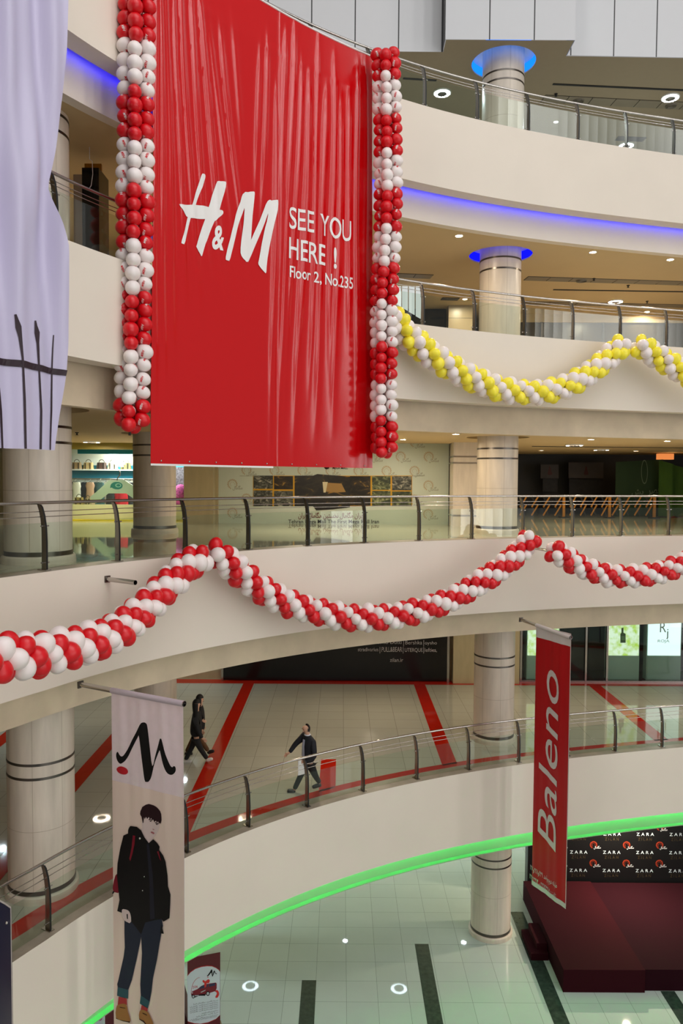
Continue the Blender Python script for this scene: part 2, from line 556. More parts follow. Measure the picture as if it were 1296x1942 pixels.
def ceiling(L, outline, holes, mt):
    bm = bmesh.new(); edges = []
    for lp in [outline] + holes:
        vs = [bm.verts.new((p[0], p[1], CE[L] + EZ)) for p in lp]
        edges += [bm.edges.new((vs[i], vs[(i + 1) % len(vs)])) for i in range(len(vs))]
    bmesh.ops.triangle_fill(bm, use_beauty=True, edges=edges)
    me = bpy.data.meshes.new('ceiling'); bm.to_mesh(me); bm.free(); me.materials.append(mt)
    o = bpy.data.objects.new('ceiling', me); COL.objects.link(o); o['kind'] = 'structure'


def circ(x, y, r, n=40): return [(x + r * math.cos(2 * PI * i / n), y + r * math.sin(2 * PI * i / n)) for i in range(n)]


for L in (1, 2, 3, 4):
    up = L + 1
    inner = [tuple(CP(u, up, .76)[:2]) for u in US]
    outer = [tuple(CP(u, up, 26)[:2]) for u in US[::-6]]
    ceiling(L, inner + outer, [circ(x, y, CDISC) for nm, x, y in COLS if not (L == 4 and nm == 'B')], M['ceiling'])
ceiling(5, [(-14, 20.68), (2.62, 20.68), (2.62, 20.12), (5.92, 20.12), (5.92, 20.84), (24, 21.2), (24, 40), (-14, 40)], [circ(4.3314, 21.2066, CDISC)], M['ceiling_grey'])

# the white clad bulkhead over the top ceiling and the boxed beam that steps out of it
b = MB()
for x0, x1, ya, yb in ((-14, 2.62, 20.55, 20.68), (5.92, 24, 20.80, 21.2)):
    b.quad((x0, ya, CE[5]), (x1, yb, CE[5]), (x1, yb, 19), (x0, ya, 19), 0)
struct('wall_bulkhead', b, M['panel'])
b = MB()
b.quad((2.6, 20.1, CE[5]), (5.94, 20.1, CE[5]), (5.94, 20.1, 19), (2.6, 20.1, 19), 0)
b.quad((2.6, 20.72, CE[5]), (2.6, 20.1, CE[5]), (2.6, 20.1, 19), (2.6, 20.72, 19), 0)
b.quad((5.94, 20.1, CE[5]), (5.94, 20.86, CE[5]), (5.94, 20.86, 19), (5.94, 20.1, 19), 0)
struct('trim_beam', b, M['panel'])

# columns, storey by storey, with the light recess round each top
for L in (1, 2, 3, 4, 5):
    f, c = FL[L], CE[L]
    for nm, x, y in COLS:
        if L == 5 and nm != 'A': continue
        top = c + .27
        if L == 4 and nm == 'B': top = c
        rings = {5: (10.885, 10.652), 4: (5.986, 5.693), 3: (.86, .59), 2: (-4.89, -5.134), 1: (-10.561, -10.788)}[L]
        if L == 4 and nm == 'B': rings = (6.08, 5.80)
        b = MB(); b.lathe(x, y, [(CR, f), (CR, top)], 56)
        for k in range(7):
            q = .35 + 2 * PI * k / 7
            for zz0, zz1 in ((f + .22, top),):
                b.add([(x + (CR + .0015) * math.cos(q + e), y + (CR + .0015) * math.sin(q + e), zz) for e, zz in ((-.006, zz0), (.006, zz0), (.006, zz1), (-.006, zz1))], [(0, 1, 2, 3)], 1)
        for zz in (f + 1.25,): b.lathe(x, y, [(CR + .001, zz), (CR + .001, zz + .008)], 56, 1)
        shaft = struct('column', b, [M['stone'], M['joint']])
        BASE[shaft.name] = (0, 0, -EZ)
        for zr in rings:
            b = MB(); b.lathe(x, y, [(CR, zr - .022), (CR + .006, zr - .022), (CR + .006, zr + .022), (CR, zr + .022)], 56)
            b.build('steel_band', M['steel_dark'], shaft)
        b = MB(); b.lathe(x, y, [(CR, f + .14), (CR + .008, f + .14), (CR + .008, f + .215), (CR, f + .215)], 56)
        b.build('steel_band', M['steel_dark'], shaft)
        b = MB(); b.lathe(x, y, [(CPL, f), (CPL, f + .07), (CPL - .005, f + .11), (CPL - .025, f + .135), (CR, f + .14)], 56)
        b.build('plinth', M['stone'], shaft)
        if top == c: continue
        lit = {5: M['ledazure'], 4: M['discblue']}.get(L, M['ceiling'])
        b = MB(); b.lathe(x, y, [(CDISC, c + .035), (CDISC, top), (CR, top)], 48, [1, 0])
        b.lathe(x, y, [(CDISC, c), (CDISC, c + .035)], 48, 0)
        b.build('recess', [M['ceiling'] if L < 4 else M['white'], lit], shaft)

# outer walls of the storeys
def wall(name, pts, z0, z1, mt):
    b = MB()
    for p, q in zip(pts[:-1], pts[1:]):
        b.quad((p[0], p[1], z0), (q[0], q[1], z0), (q[0], q[1], z1), (p[0], p[1], z1))
    return struct(name, b, mt)


M['wall_dark'] = mat('dark_wall', (34, 32, 30), .5)
M['wall_beige'] = mat('beige_wall', (178, 166, 140), .5, var=.04)
wall('wall_left', [(-17, -6), (-17, 38)], -12.88, 11.4, M['wall_beige'])
wall('wall_right', [(26, 38), (26, 19)], -12.88, 11.4, M['wall_beige'])
wall('wall_back', [(-17, 33), (26, 33)], FL[1], CE[1], M['wall_beige'])
wall('wall_back', [(-17, 27.4), (6.45, 27.4)], FL[2], CE[2], M['stone_dark'])
wall('wall_back', [(6.4, 29.2), (26, 29.2)], FL[2], CE[2], M['wall_dark'])
wall('wall_back', [(-17, 30.5), (3.6, 30.5)], FL[3], CE[3], M['wall_beige'])
wall('wall_back', [(3.6, 34.5), (26, 34.5)], FL[3], CE[3], M['wall_dark'])
wall('wall_back', [(-17, 30), (26, 30)], FL[4], CE[4], M['wall_beige'])
wall('wall_back', [(-17, 32), (26, 32)], FL[5], CE[5], M['wall_beige'])

# ---------------------------------------------------------------- balustrades
POSTS = [-0.0085 + 0.0783 * k for k in range(-8, 10)]
BAL = {2: 'lowest curved glass balustrade, overlooking the red striped floor and the two walkers',
       3: 'curved glass balustrade in front of the shops and the printed hoarding',
       4: 'curved glass balustrade above the yellow and white balloon garland',
       5: 'topmost curved glass balustrade, under the grey ceiling with ring lights'}
for L in (5, 4, 3, 2):
    zc = ZC[L]
    mid = CP(0, L, .14, zc)
    root = thing('glass_balustrade', BAL[L], 'balustrade', mid)
    us = [float(u) for u in np.linspace(-.64, .70, 110)]
    b = MB(); b.tube([CP(u, L, .30, zc + 1.045) for u in us], .026, 10); b.build('handrail', M['steel'], root)
    for off, dz in ((.255, .91), (.225, .83)):
        b = MB(); b.tube([CP(u, L, off, zc + dz) for u in us], .007, 6); b.build('rod', M['steel'], root)
    for i, u in enumerate(POSTS):
        rd = -inward(u); tg = Vector((-math.sin(P0 + u), math.cos(P0 + u), 0))
        o = CP(u, L, .14, zc)
        # side outline of the bent blade: (radial, height) for its void edge and its floor edge
        voidE = [(-.01, 0), (-.012, .45), (.0, .66), (.035, .85), (.085, .98), (.125, 1.02)]
        flr = [(.095, 0), (.088, .45), (.09, .64), (.112, .80), (.146, .93), (.185, 1.02)]
        outline = [o + rd * r + Vector((0, 0, h)) for r, h in voidE] + [o + rd * r + Vector((0, 0, h)) for r, h in flr[::-1]]
        b = MB(); b.prism([p - tg * .013 for p in outline], tg * .026)
        p = b.build('post', M['steel_post'], root)
        b = MB()
        e = [o + rd * (r - .006) + Vector((0, 0, h)) for r, h in voidE]
        for q0, q1 in zip(e[:-1], e[1:]):
            b.add([q0 - tg * .016, q0 + tg * .016, q1 + tg * .016, q1 - tg * .016], [(0, 1, 2, 3)])
        b.build('edge_strip', M['black'], p)
        b = MB(); b.obox(o + rd * .05 + Vector((0, 0, .008)), rd * .1, tg * .05, (0, 0, .008)); b.build('foot_plate', M['steel'], p)
        for h in (.12, .69):
            b = MB(); b.tube([o + rd * .03 + tg * -.075 + Vector((0, 0, h)), o + rd * .03 + tg * .075 + Vector((0, 0, h))], .012, 6)
            b.build('clamp', M['steel'], p)
        if i + 1 < len(POSTS):
            ua, ub = u + .0022, POSTS[i + 1] - .0022
            b = MB(); n = 5
            qs = [ua + (ub - ua) * k / n for k in range(n + 1)]
            v = []
            for q in qs:
                for off in (.165, .177):
                    v.append(CP(q, L, off, zc + .03)); v.append(CP(q, L, off, zc + .74))
            f = []
            for k in range(n):
                a = 4 * k; c = a + 4
                f += [(a, c, c + 1, a + 1), (a + 2, a + 3, c + 3, c + 2), (a + 1, c + 1, c + 3, a + 3), (a, a + 2, c + 2, c)]
            f += [(0, 1, 3, 2), (4 * n, 4 * n + 2, 4 * n + 3, 4 * n + 1)]
            b.add(v, f, 0)
            b.build('glass_pane', M['glass'], root)


# ---------------------------------------------------------------- ceiling fixtures
_lm = {}


def glow(power, area, col, L):
    k = (round(power / area, -1), col, L)
    if k not in _lm: _lm[k] = emis('lamp_diffuser', col, power * GAINS[L] / (4 * PI * area))
    return _lm[k]


WARM, COOL = (255, 236, 208), (226, 246, 255)
GAINS = {1: 11.0, 2: 1.6, 3: 6.6, 4: 6.6, 5: 3.6}


def ring_at(ab, L, R, label, power, warm=True):
    x, y, z = ab[0], ab[1], CE[L]
    t = thing('ring_light', label, 'ceiling light', (x, y, z), 'round ceiling lights')
    b = MB(); b.lathe(x, y, [(R + .03, z), (R + .03, z - .03), (R, z - .04), (R, z - .01)], 28); b.build('rim', M['white'], t)
    b = MB(); b.lathe(x, y, [(R, z - .012), (R * .62, z - .03)], 28); b.build('diffuser', glow(power, PI * R * R * .62, WARM if warm else COOL, L), t)
    b = MB(); b.lathe(x, y, [(R * .62, z - .03), (R * .6, z - .06), (R * .1, z - .07), (.001, z - .07)], 28); b.build('housing', M['steel'], t)


def ring_light(px, py, L, R, label, warm=False, power=60):
    P = PZ(px, py, CE[L]); ring_at((P.x, P.y), L, R, label, power, warm)


def downlight(px, py, L, label, R=.085, power=34, ab=None, warm=True):
    P = PZ(px, py, CE[L]) if ab is None else Vector((ab[0], ab[1], CE[L]))
    z = CE[L]
    t = thing('downlight', label, 'ceiling light', (P.x, P.y, z), 'recessed downlights')
    b = MB(); b.lathe(P.x, P.y, [(R + .02, z), (R + .02, z - .012), (R, z - .014)], 20); b.build('rim', M['white'], t)
    b = MB(); b.lathe(P.x, P.y, [(R, z - .008), (.001, z - .008)], 20); b.build('diffuser', glow(power, PI * R * R, WARM if warm else COOL, L), t)


ring_light(839, 175, 5, .235, 'ring light in the top ceiling, left of the azure topped column', power=130)
ring_light(1272, 184, 5, .235, 'ring light in the top ceiling, at the right end of the access panel strip', power=130)
downlight(1055, 231, 5, 'small bright spot seen through the topmost balustrade, right of the column', .06, 60, warm=False)
ring_light(1188, 275, 5, .235, 'ring light half hidden behind the topmost balustrade, below the dark vent', power=90)
downlight(871, 447, 4, 'warm downlight just left of the blue topped column')
downlight(1125, 478, 4, 'warm downlight in the ceiling right of the blue topped column')
downlight(1272, 492, 4, 'warm downlight near the right edge under the blue lit fascia')
ring_light(1168, 571, 4, .23, 'ring light in the ceiling above the yellow garland', warm=True, power=90)
downlight(882, 567, 4, 'downlight beside the dark vent left of the column', .07, 40)
downlight(1080, 578, 4, 'faint downlight behind the handrail right of the column', .07, 30)
downlight(1228, 591, 4, 'faint downlight at the far right behind the handrail', .07, 30)
downlight(0, 0, 4, 'downlight over the left part of the balcony behind the red banner', ab=(-1.5, 19.5), power=50)
downlight(0, 0, 4, 'downlight over the left end of the balcony by the dark kiosk', ab=(-5.6, 18.0), power=60)
for px, py, lb, pw in ((865, 823, 'downlight left of the column in the lower ceiling, beside the balloon column', 34),
                       (1121, 833, 'downlight right of the column, in the front row of the lower ceiling', 34),
                       (1266, 836, 'downlight at the right end of the front row in the lower ceiling', 34),
                       (902, 849, 'downlight directly above the grey pilaster by the printed hoarding', 30),
                       (1027, 854, 'small downlight over the yellow barrier, right of the column', 6),
                       (1207, 855, 'small downlight in front of the green drape', 6)):
    downlight(px, py, 3, lb, .09, pw)
ring_light(1090, 843, 3, .27, 'wide round light over the walkway left of the yellow barrier', warm=True, power=45)
ring_light(1141, 852, 3, .27, 'wide round light over the walkway in front of the green drape', warm=True, power=20)
ring_light(174, 837, 3, .25, 'wide round light over the walkway in front of the handbag shop', warm=True, power=70)
ring_light(228, 846, 3, .25, 'wide round light nearer the handbag shop front', warm=True, power=60)
downlight(0, 0, 3, 'downlight hidden behind the bottom of the red banner', ab=(-1.2, 21.5), power=60)
downlight(0, 0, 3, 'downlight over the printed hoarding', ab=(1.8, 22.5), power=50)


def refl(px, py, F, L):
    P = PZ(px, py, 2 * FL[F] - CE[L]); return (P.x, P.y)


# lights of the two lower ceilings: some known by their reflections in the polished floors, others unseen
ring_at(refl(475, 1872, 1, 1), 1, .26, 'ceiling light reflected as a ring in the ground floor left of the green strips', 2.2, False)
ring_at(refl(757, 1877, 1, 1), 1, .26, 'ceiling light reflected as a ring between the green floor strips', 2.2, False)
for px, py, lb in ((655, 1785, 'ceiling spot reflected in the ground floor left of the column'), (880, 1788, 'ceiling spot reflected in the ground floor beside the column base')):
    downlight(0, 0, 1, lb, .08, 5, ab=refl(px, py, 1, 1), warm=False)
downlight(0, 0, 1, 'ceiling spot over the carpeted stage', .08, 120, ab=(8.6, 22.0))
for ab, lb in (((-9.5, 21), 'ground floor ceiling light near the left wall'), ((-9.5, 28), 'ground floor ceiling light in the far left corner'), ((-3, 32), 'ground floor ceiling light at the back, left one'), ((3.2, 32), 'ground floor ceiling light at the back, right one'), ((9.5, 31), 'ground floor ceiling light behind the logo backdrop')):  # unseen lamps added to brighten the ground floor
    ring_at(ab, 1, .3, lb, 330, False)
ring_at(refl(193, 1554, 2, 2), 2, .26, 'ceiling light reflected as a crescent in the floor beside the large column', 50)
ring_at(refl(465, 1555, 2, 2), 2, .2, 'ceiling light reflected in the red edge stripe by the balustrade', 40)
for ab, lb in ((refl(350, 1480, 2, 2), 'ceiling spot reflected beside the striped red floor by the white banner'), (refl(5, 1610, 2, 2), 'ceiling spot reflected at the left edge of the red striped floor')):
    downlight(0, 0, 2, lb, .09, 100, ab=ab, warm=False)
for ab, lb in (((1.2, 23.5), 'ceiling spot above the striped floor in front of the black hoarding'), ((6.0, 24.5), 'ceiling spot above the striped floor left of the lit showcases'), ((10.5, 23.5), 'ceiling spot above the striped floor in front of the lit showcases'), ((-.8, 19.2), 'ceiling spot above the walking man')):
    downlight(0, 0, 2, lb, .09, 120, ab=ab)

M['slot'] = mat('black_slot', (22, 20, 18), .6)
M['grille'] = mat('grey_grille', (120, 112, 98), .5)
M['tilepanel'] = mat('grey_ceiling_panel', (136, 124, 104), .6)


def ceil_strip(name, L, p0, p1, width, mt, label, cat, n=0, th=.02, vents=()):
    """a flat strip let into the ceiling between two photo points"""
    a, c = PZ(p0[0], p0[1], CE[L]), PZ(p1[0], p1[1], CE[L])
    d = (c - a); ln = d.length; d.normalize(); nrm = Vector((-d.y, d.x, 0))
    t = thing(name, label, cat, (a.x, a.y, CE[L]))
    if n:
        b = MB(); b.obox(a + d * ln / 2 + nrm * width / 2 - Vector((0, 0, .003)), d * ln / 2, nrm * (width / 2 + .012), (0, 0, .003)); b.build('backing', M['slot'], t)
        for i in range(n):
            g = ln / n
            b = MB(); b.obox(a + d * (g * (i + .5)) + nrm * width / 2 - Vector((0, 0, th / 2)), d * (g / 2 - .012), nrm * width / 2, (0, 0, th / 2))
            pn = b.build('panel', mt, t)
            if i in vents:
                q = a + d * (g * (i + .5)) + nrm * width / 2
                b = MB()
                for r in (.17, .125, .08): b.lathe(q.x, q.y, [(r, CE[L] - th), (r - .012, CE[L] - th - .035), (r - .03, CE[L] - th - .01)], 24)
                b.build('air_vent', M['grille'], pn)
    else:
        b = MB(); b.obox(a + d * ln / 2 - Vector((0, 0, th / 2)), d * ln / 2, nrm * width / 2, (0, 0, th / 2)); b.build('slot', mt, t)
    return t


ceil_strip('ceiling_access_strip', 5, (1035, 180), (1560, 207), .42, M['tilepanel'], 'row of grey access panels with round vents in the top ceiling', 'ceiling panel', 12, vents=(1, 5))
ceil_strip('slot_diffuser', 5, (1049, 159), (1500, 180), .07, M['slot'], 'long black slot diffuser in the top ceiling above the access panels', 'air slot')
ceil_strip('slot_diffuser', 5, (765, 148), (828, 152), .07, M['slot'], 'short black slot diffuser left of the azure topped column', 'air slot')
ceil_strip('ceiling_grille', 5, (1170, 262), (1223, 264), .3, M['slot'], 'dark grille in the top ceiling seen through the balustrade', 'air vent')
ceil_strip('ceiling_access_strip', 4, (1002, 524), (1500, 540), .42, M['tilepanel'], 'row of grey access panels with a round vent, above the yellow garland', 'ceiling panel', 12, vents=(2, 8))
ceil_strip('ceiling_access_strip', 4, (755, 518), (823, 521), .42, M['tilepanel'], 'two grey access panels between the balloon column and the blue topped column', 'ceiling panel', 2)
ceil_strip('slot_diffuser', 4, (1050, 549), (1500, 556), .07, M['slot'], 'black slot diffuser over the second balcony from the top', 'air slot')
ceil_strip('ceiling_access_strip', 4, (994, 571), (1500, 582), .42, M['tilepanel'], 'far row of grey access panels behind the ring light', 'ceiling panel', 10)
ceil_strip('ceiling_grille', 4, (838, 566), (870, 567), .35, M['slot'], 'dark grille left of the small downlight and column', 'air vent')
ceil_strip('slot_diffuser', 3, (1010, 846), (1400, 850), .08, M['slot'], 'slot diffuser in the lower ceiling right of the column', 'air slot')

for px, py, L, lb in ((1055, 178, 5, 'small ceiling sprinkler in the first access panel of the top ceiling'), (1127, 528, 4, 'small ceiling sprinkler beside the round vent above the yellow garland'), (1192, 541, 4, 'small ceiling sprinkler just above the black slot over the second balcony'),
                      (1228, 571, 4, 'small ceiling sprinkler right of the ring light over the yellow garland'), (146, 820, 3, 'small ceiling sprinkler in front of the handbag shop')):
    P = PZ(px, py, CE[L]); z = CE[L]
    b = MB(); b.lathe(P.x, P.y, [(.05, z), (.045, z - .02), (.018, z - .025), (.018, z - .06), (.04, z - .065), (.04, z - .072), (.001, z - .072)], 14)
    tag(b.build('ceiling_sprinkler', M['slot']), lb, 'sprinkler')

# ---------------------------------------------------------------- the big red banner on the top balustrade
M['vinyl'] = mat('glossy_red_vinyl', (198, 3, 10), .16, spec=.6, bump=.10, bscale=14, stretch=(1, 1, 3))
M['vinyl_white'] = mat('white_vinyl_print', (236, 232, 228), .42)
UL, UR = ufor(291, 60, 5, -.14), ufor(707, 107, 5, -.14)
ZT0, ZT1, ZBOT = 9.32, 9.15, .245


def _rg(x, wd): return 1.0 / math.cosh(max(-30, min(30, x / wd)))


# (place at the top, drift on the way down, width, height, where it starts, where it dies out; heights as 1 = top, 0 = bottom)
FOLDS = [(.012, .00, .006, .030, 1.1, .10), (.030, .03, .006, .034, 1.0, .15), (.055, .05, .007, .030, 1.0, .20), (.085, .09, .006, .036, 1.0, .30), (.11, .14, .008, .038, .98, .28), (.15, .17, .007, .034, .97, .34),
         (.19, .22, .008, .042, .97, .36), (.22, .30, .009, .030, .93, .42), (.27, .28, .008, .034, .92, .40), (.33, .22, .010, .022, .95, .55), (.46, -.03, .006, .020, .92, .55), (.50, -.07, .007, .026, .95, .50), (.545, -.03, .005, .022, .85, .00),
         (.58, -.06, .006, .036, .97, .20), (.62, -.08, .007, .034, 1.0, .05), (.66, -.10, .006, .030, .93, .12), (.70, -.08, .007, .040, .90, .05), (.735, -.05, .005, .026, 1.0, .18), (.775, -.06, .007, .034, .88, .08), (.815, -.04, .006, .030, .96, .25),
         (.85, -.05, .007, .036, .87, .10), (.89, -.02, .006, .028, .90, .30), (.925, -.01, .006, .034, .96, .05), (.965, .0, .007, .026, 1.0, .0)]


def hm_wave(s, z):
    """sharp pleats that start under the ties and die out downwards, on slack cloth"""
    t = (z - ZBOT) / 9.0
    w_ = .0
    for s0, dr, wd, h, ta, tb in FOLDS:
        if t > ta + .02 or t < tb - .12: continue
        f = max(0, min(1, (ta - t) / .10 + .15)) * max(0, min(1, (t - tb) / (.45 * (ta - tb) + .05) + .12))
        c = s0 + dr * max(0, 1 - t) ** 1.25 + .004 * math.sin(9 * t + 40 * s0)
        w_ += h * f * _rg(s - c, wd * (1 + .6 * (1 - t)))
    low = .014 * math.sin(7 * s + 4 * t) + .007 * math.sin(11 * s - 9 * t) + .004 * math.sin(33 * t + 6 * s) * (1 - t)
    pocket = .010 * _rg(t - .915 + .02 * s, .004)
    seam = .010 * math.exp(-((s - .545) / .004) ** 2)
    return w_ * .95 + low + pocket - seam


def hm_pos(s, z, off=0.0):
    ztop = ZT0 + (ZT1 - ZT0) * s
    t = (z - ZBOT) / (ztop - ZBOT)
    u = UL + (UR - UL) * s + (1 - t) * (1 - s) * .010
    u += (.004 * (1 - t)) * s * 0
    p = CP(u, 5, -.14 - .10 * (1 - t) - off) + inward(u) * hm_wave(s, z)
    sag = .05 * math.sin(PI * min(1, max(0, s))) * 0
    return Vector((p.x, p.y, z - sag))


class HM:
    def px(s, x, y):
        s_, z = .5, 5.0
        for _ in range(12):
            t = (z - ZBOT) / (ZT0 + (ZT1 - ZT0) * s_ - ZBOT)
            off = -.14 - .10 * (1 - t)
            u = ufor(x, y, 5, round(off, 2)); p = CP(u, 5, round(off, 2)); r = ray(x, y)
            z = r.z / r.y * p.y
            du = (1 - t) * .010
            s_ = (u - UL - du) / (UR - UL - du)
        return s_, z

    def pos(s, a, b, off=0.0): return hm_pos(a, b, off)

    def P(s, x, y, off=0.0): return hm_pos(*s.px(x, y), off)


hm = HM()
p0 = hm_pos(.5, ZBOT)
banner = thing('hanging_banner', 'huge glossy red vinyl banner with white lettering, hung from the topmost handrail', 'banner', p0)
b = MB()
b.grid(lambda i, j: hm_pos(i, ZBOT + (ZT0 + (ZT1 - ZT0) * i - ZBOT) * j), 420, 130, 0)
b.grid(lambda i, j: hm_pos(i, ZBOT + (ZT0 + (ZT1 - ZT0) * i - ZBOT) * j, -.006), 60, 30, 0)
b.build('vinyl_sheet', M['vinyl'], banner)
b = MB(); b.grid(lambda i, j: hm_pos(i * .53, ZBOT - .035 + .035 * j, .002), 40, 1); b.build('white_hem', M['vinyl_white'], banner)
b = MB(); b.tube([hm_pos(i / 40, ZT0 + (ZT1 - ZT0) * i / 40 - .02, .0) + Vector((0, 0, .0)) for i in range(41)], .02, 8); b.build('top_rope', M['vinyl_white'], banner)
b = MB()
for k in range(9):
    q = hm_pos(.04 + .115 * k, ZBOT + .05, .008); b.sphere(q, .016, n=8, k=6)
b.build('grommet', M['steel'], banner)


def bend_into(mb, polys, off, mi=0, step=.0035, zstep=.12):
    """flat outlines given in (s,z), cut finely so that they follow the pleats"""
    for vs, fs in polys:
        bm = bmesh.new()
        vv = [bm.verts.new((a, bb, 0)) for a, bb in vs]
        for f in fs:
            try: bm.faces.new([vv[i] for i in f])
            except ValueError: pass
        bmesh.ops.triangulate(bm, faces=[f for f in bm.faces if len(f.verts) > 4])
        a0, a1 = min(p[0] for p in vs), max(p[0] for p in vs); b0, b1 = min(p[1] for p in vs), max(p[1] for p in vs)
        x = math.ceil(a0 / step) * step
        while x < a1:
            bmesh.ops.bisect_plane(bm, geom=bm.verts[:] + bm.edges[:] + bm.faces[:], plane_co=(x, 0, 0), plane_no=(1, 0, 0), dist=1e-7); x += step
        x = math.ceil(b0 / zstep) * zstep
        while x < b1:
            bmesh.ops.bisect_plane(bm, geom=bm.verts[:] + bm.edges[:] + bm.faces[:], plane_co=(0, x, 0), plane_no=(0, 1, 0), dist=1e-7); x += zstep
        bm.verts.index_update()
        mb.add([hm_pos(v.co.x, v.co.y, off) for v in bm.verts], [[v.index for v in f.verts] for f in bm.faces], mi, True)
        bm.free()


def hm_outline(pts, sm=2):
    p = crop(280, 300, 2.945)(pts)
    p = smooth_poly(p, sm)
    return ([hm.px(x, y) for x, y in p], [tuple(range(len(p)))])


def hm_text(s, bl, br, h, **kw):
    v, f = text2d(s, kw.get('bold', .0), kw.get('shear', 0))
    a0, b0 = hm.px(*bl); a1, b1 = hm.px(*br); _, bt = hm.px(bl[0], bl[1] - h)
    x0, x1 = v[:, 0].min(), v[:, 0].max(); ky = (bt - b0) / .682
    return ([(a0 + (a1 - a0) * (x - x0) / (x1 - x0), b0 + (b1 - b0) * (x - x0) / (x1 - x0) + y * ky) for x, y in v], f)


Hl = [(296, 95), (306, 88), (318, 90), (322, 102), (312, 135), (267, 258), (236, 340), (205, 468), (196, 480), (188, 476), (187, 462), (218, 340), (245, 258), (280, 150)]
Hb = [(173, 258), (200, 262), (267, 262), (330, 270), (395, 287), (418, 290), (425, 302), (418, 316), (392, 335), (378, 350), (340, 342), (290, 340), (240, 335), (212, 325), (190, 288)]
Hr = [(385, 131), (410, 129), (432, 130), (438, 142), (430, 190), (400, 290), (360, 385), (322, 480), (303, 546), (292, 536), (270, 500), (273, 478), (315, 350), (350, 250), (370, 170)]
Ml = [(532, 200), (556, 195), (556, 240), (520, 330), (495, 420), (463, 560), (452, 571), (440, 568), (437, 552), (462, 450), (492, 320), (515, 245)]
Md = [(536, 198), (560, 190), (592, 186), (598, 200), (592, 260), (582, 390), (572, 520), (557, 578), (545, 570), (525, 545), (519, 500), (530, 400), (542, 290)]
Mu = [(668, 242), (690, 238), (668, 320), (640, 395), (600, 490), (566, 570), (557, 576), (560, 520), (572, 470), (625, 350), (648, 285)]
Mr = [(668, 241), (690, 237), (715, 235), (724, 243), (720, 290), (690, 440), (668, 560), (663, 636), (652, 636), (620, 595), (622, 570), (636, 480), (655, 390), (672, 320)]
b = MB()
for k, pl in enumerate((Hl, Hb, Hr, Ml, Md, Mu, Mr)):
    bend_into(b, [hm_outline(pl)], .009 + .0009 * k)
c_ = crop(280, 300, 2.945)
(q0, q1) = c_([(362, 500), (428, 512)])
bend_into(b, [hm_text('&', q0, q1, 128 / 2.945, bold=.028, shear=.2)], .009)
b.build('logo', M['vinyl_white'], banner)
b = MB()
for s_, x0, y0, x1, y1, h, bo in (('SEE', 785, 391, 925, 417, 117, .006), ('YOU', 958, 428, 1133, 468, 115, .006), ('HERE', 784, 558, 988, 601, 116, .006), ('!', 1035, 612, 1050, 615, 108, .03),
                                  ('Floor', 790, 664, 910, 684, 62, .012), ('2,', 925, 692, 966, 700, 58, .012), ('No.235', 990, 705, 1143, 732, 62, .012)):
    q0, q1 = c_([(x0, y0), (x1, y1)])
    bend_into(b, [hm_text(s_, q0, q1, h / 2.945, bold=bo)], .009)
b.build('lettering', M['vinyl_white'], banner)

# ---------------------------------------------------------------- balloons
def balloon_mesh(name, mt, mark=None):
    b = MB(); n, k = 16, 11
    prof = []
    for i in range(1, k):
        t = PI * i / k
        r = math.sin(t) * (1.0 - .06 * math.cos(t)); z = math.cos(t) * 1.08 - (.05 if t > 2 else 0)
        prof.append((r, z))
    v = [(0, 0, 1.08)] + [(r * math.cos(2 * PI * j / n), r * math.sin(2 * PI * j / n), z) for r, z in prof for j in range(n)] + [(0, 0, -1.16)]
    f = [(0, 1 + j, 1 + (j + 1) % n) for j in range(n)]
    for i in range(k - 2):
        a = 1 + i * n; f += [(a + j, a + n + j, a + n + (j + 1) % n, a + (j + 1) % n) for j in range(n)]
    e = len(v) - 1; a = 1 + (k - 2) * n; f += [(e, a + (j + 1) % n, a + j) for j in range(n)]
    b.add(v, f, 0, True)
    b.lathe(0, 0, [(.02, -1.12), (.07, -1.2), (.09, -1.24), (.001, -1.24)], 8)      # the tied neck
    mats = [mt]
    if mark is not None:
        mats.append(mark)
        tv, tf = text2d('H&M', .02, .25)
        for az in (0, PI):
            w3 = []
            for x, y in tv:
                q = (x - .95) * .42 + az; h = (y - .35) * .45
                c = math.sqrt(max(0, 1 - h * h)); w3.append((1.012 * c * math.cos(q), 1.012 * c * math.sin(q), h * 1.08))
            b.add(w3, tf, 1)
    me = bpy.data.meshes.new(name)
    me.from_pydata(b.v, [], b.f)
    for q in mats: me.materials.append(q)
    me.polygons.foreach_set('material_index', b.m); me.polygons.foreach_set('use_smooth', b.sm); me.update()
    return me


BALL = {'r': balloon_mesh('balloon', M['redbal']), 'w': balloon_mesh('balloon', M['whitebal']), 'y': balloon_mesh('balloon', M['yellowbal']),
        'R': balloon_mesh('balloon', M['redbal'], M['whitebal']), 'W': balloon_mesh('balloon', M['whitebal'], M['redbal'])}
BCOL = {'r': M['redbal'], 'R': M['redbal'], 'w': M['whitebal'], 'W': M['whitebal'], 'y': M['yellowbal']}


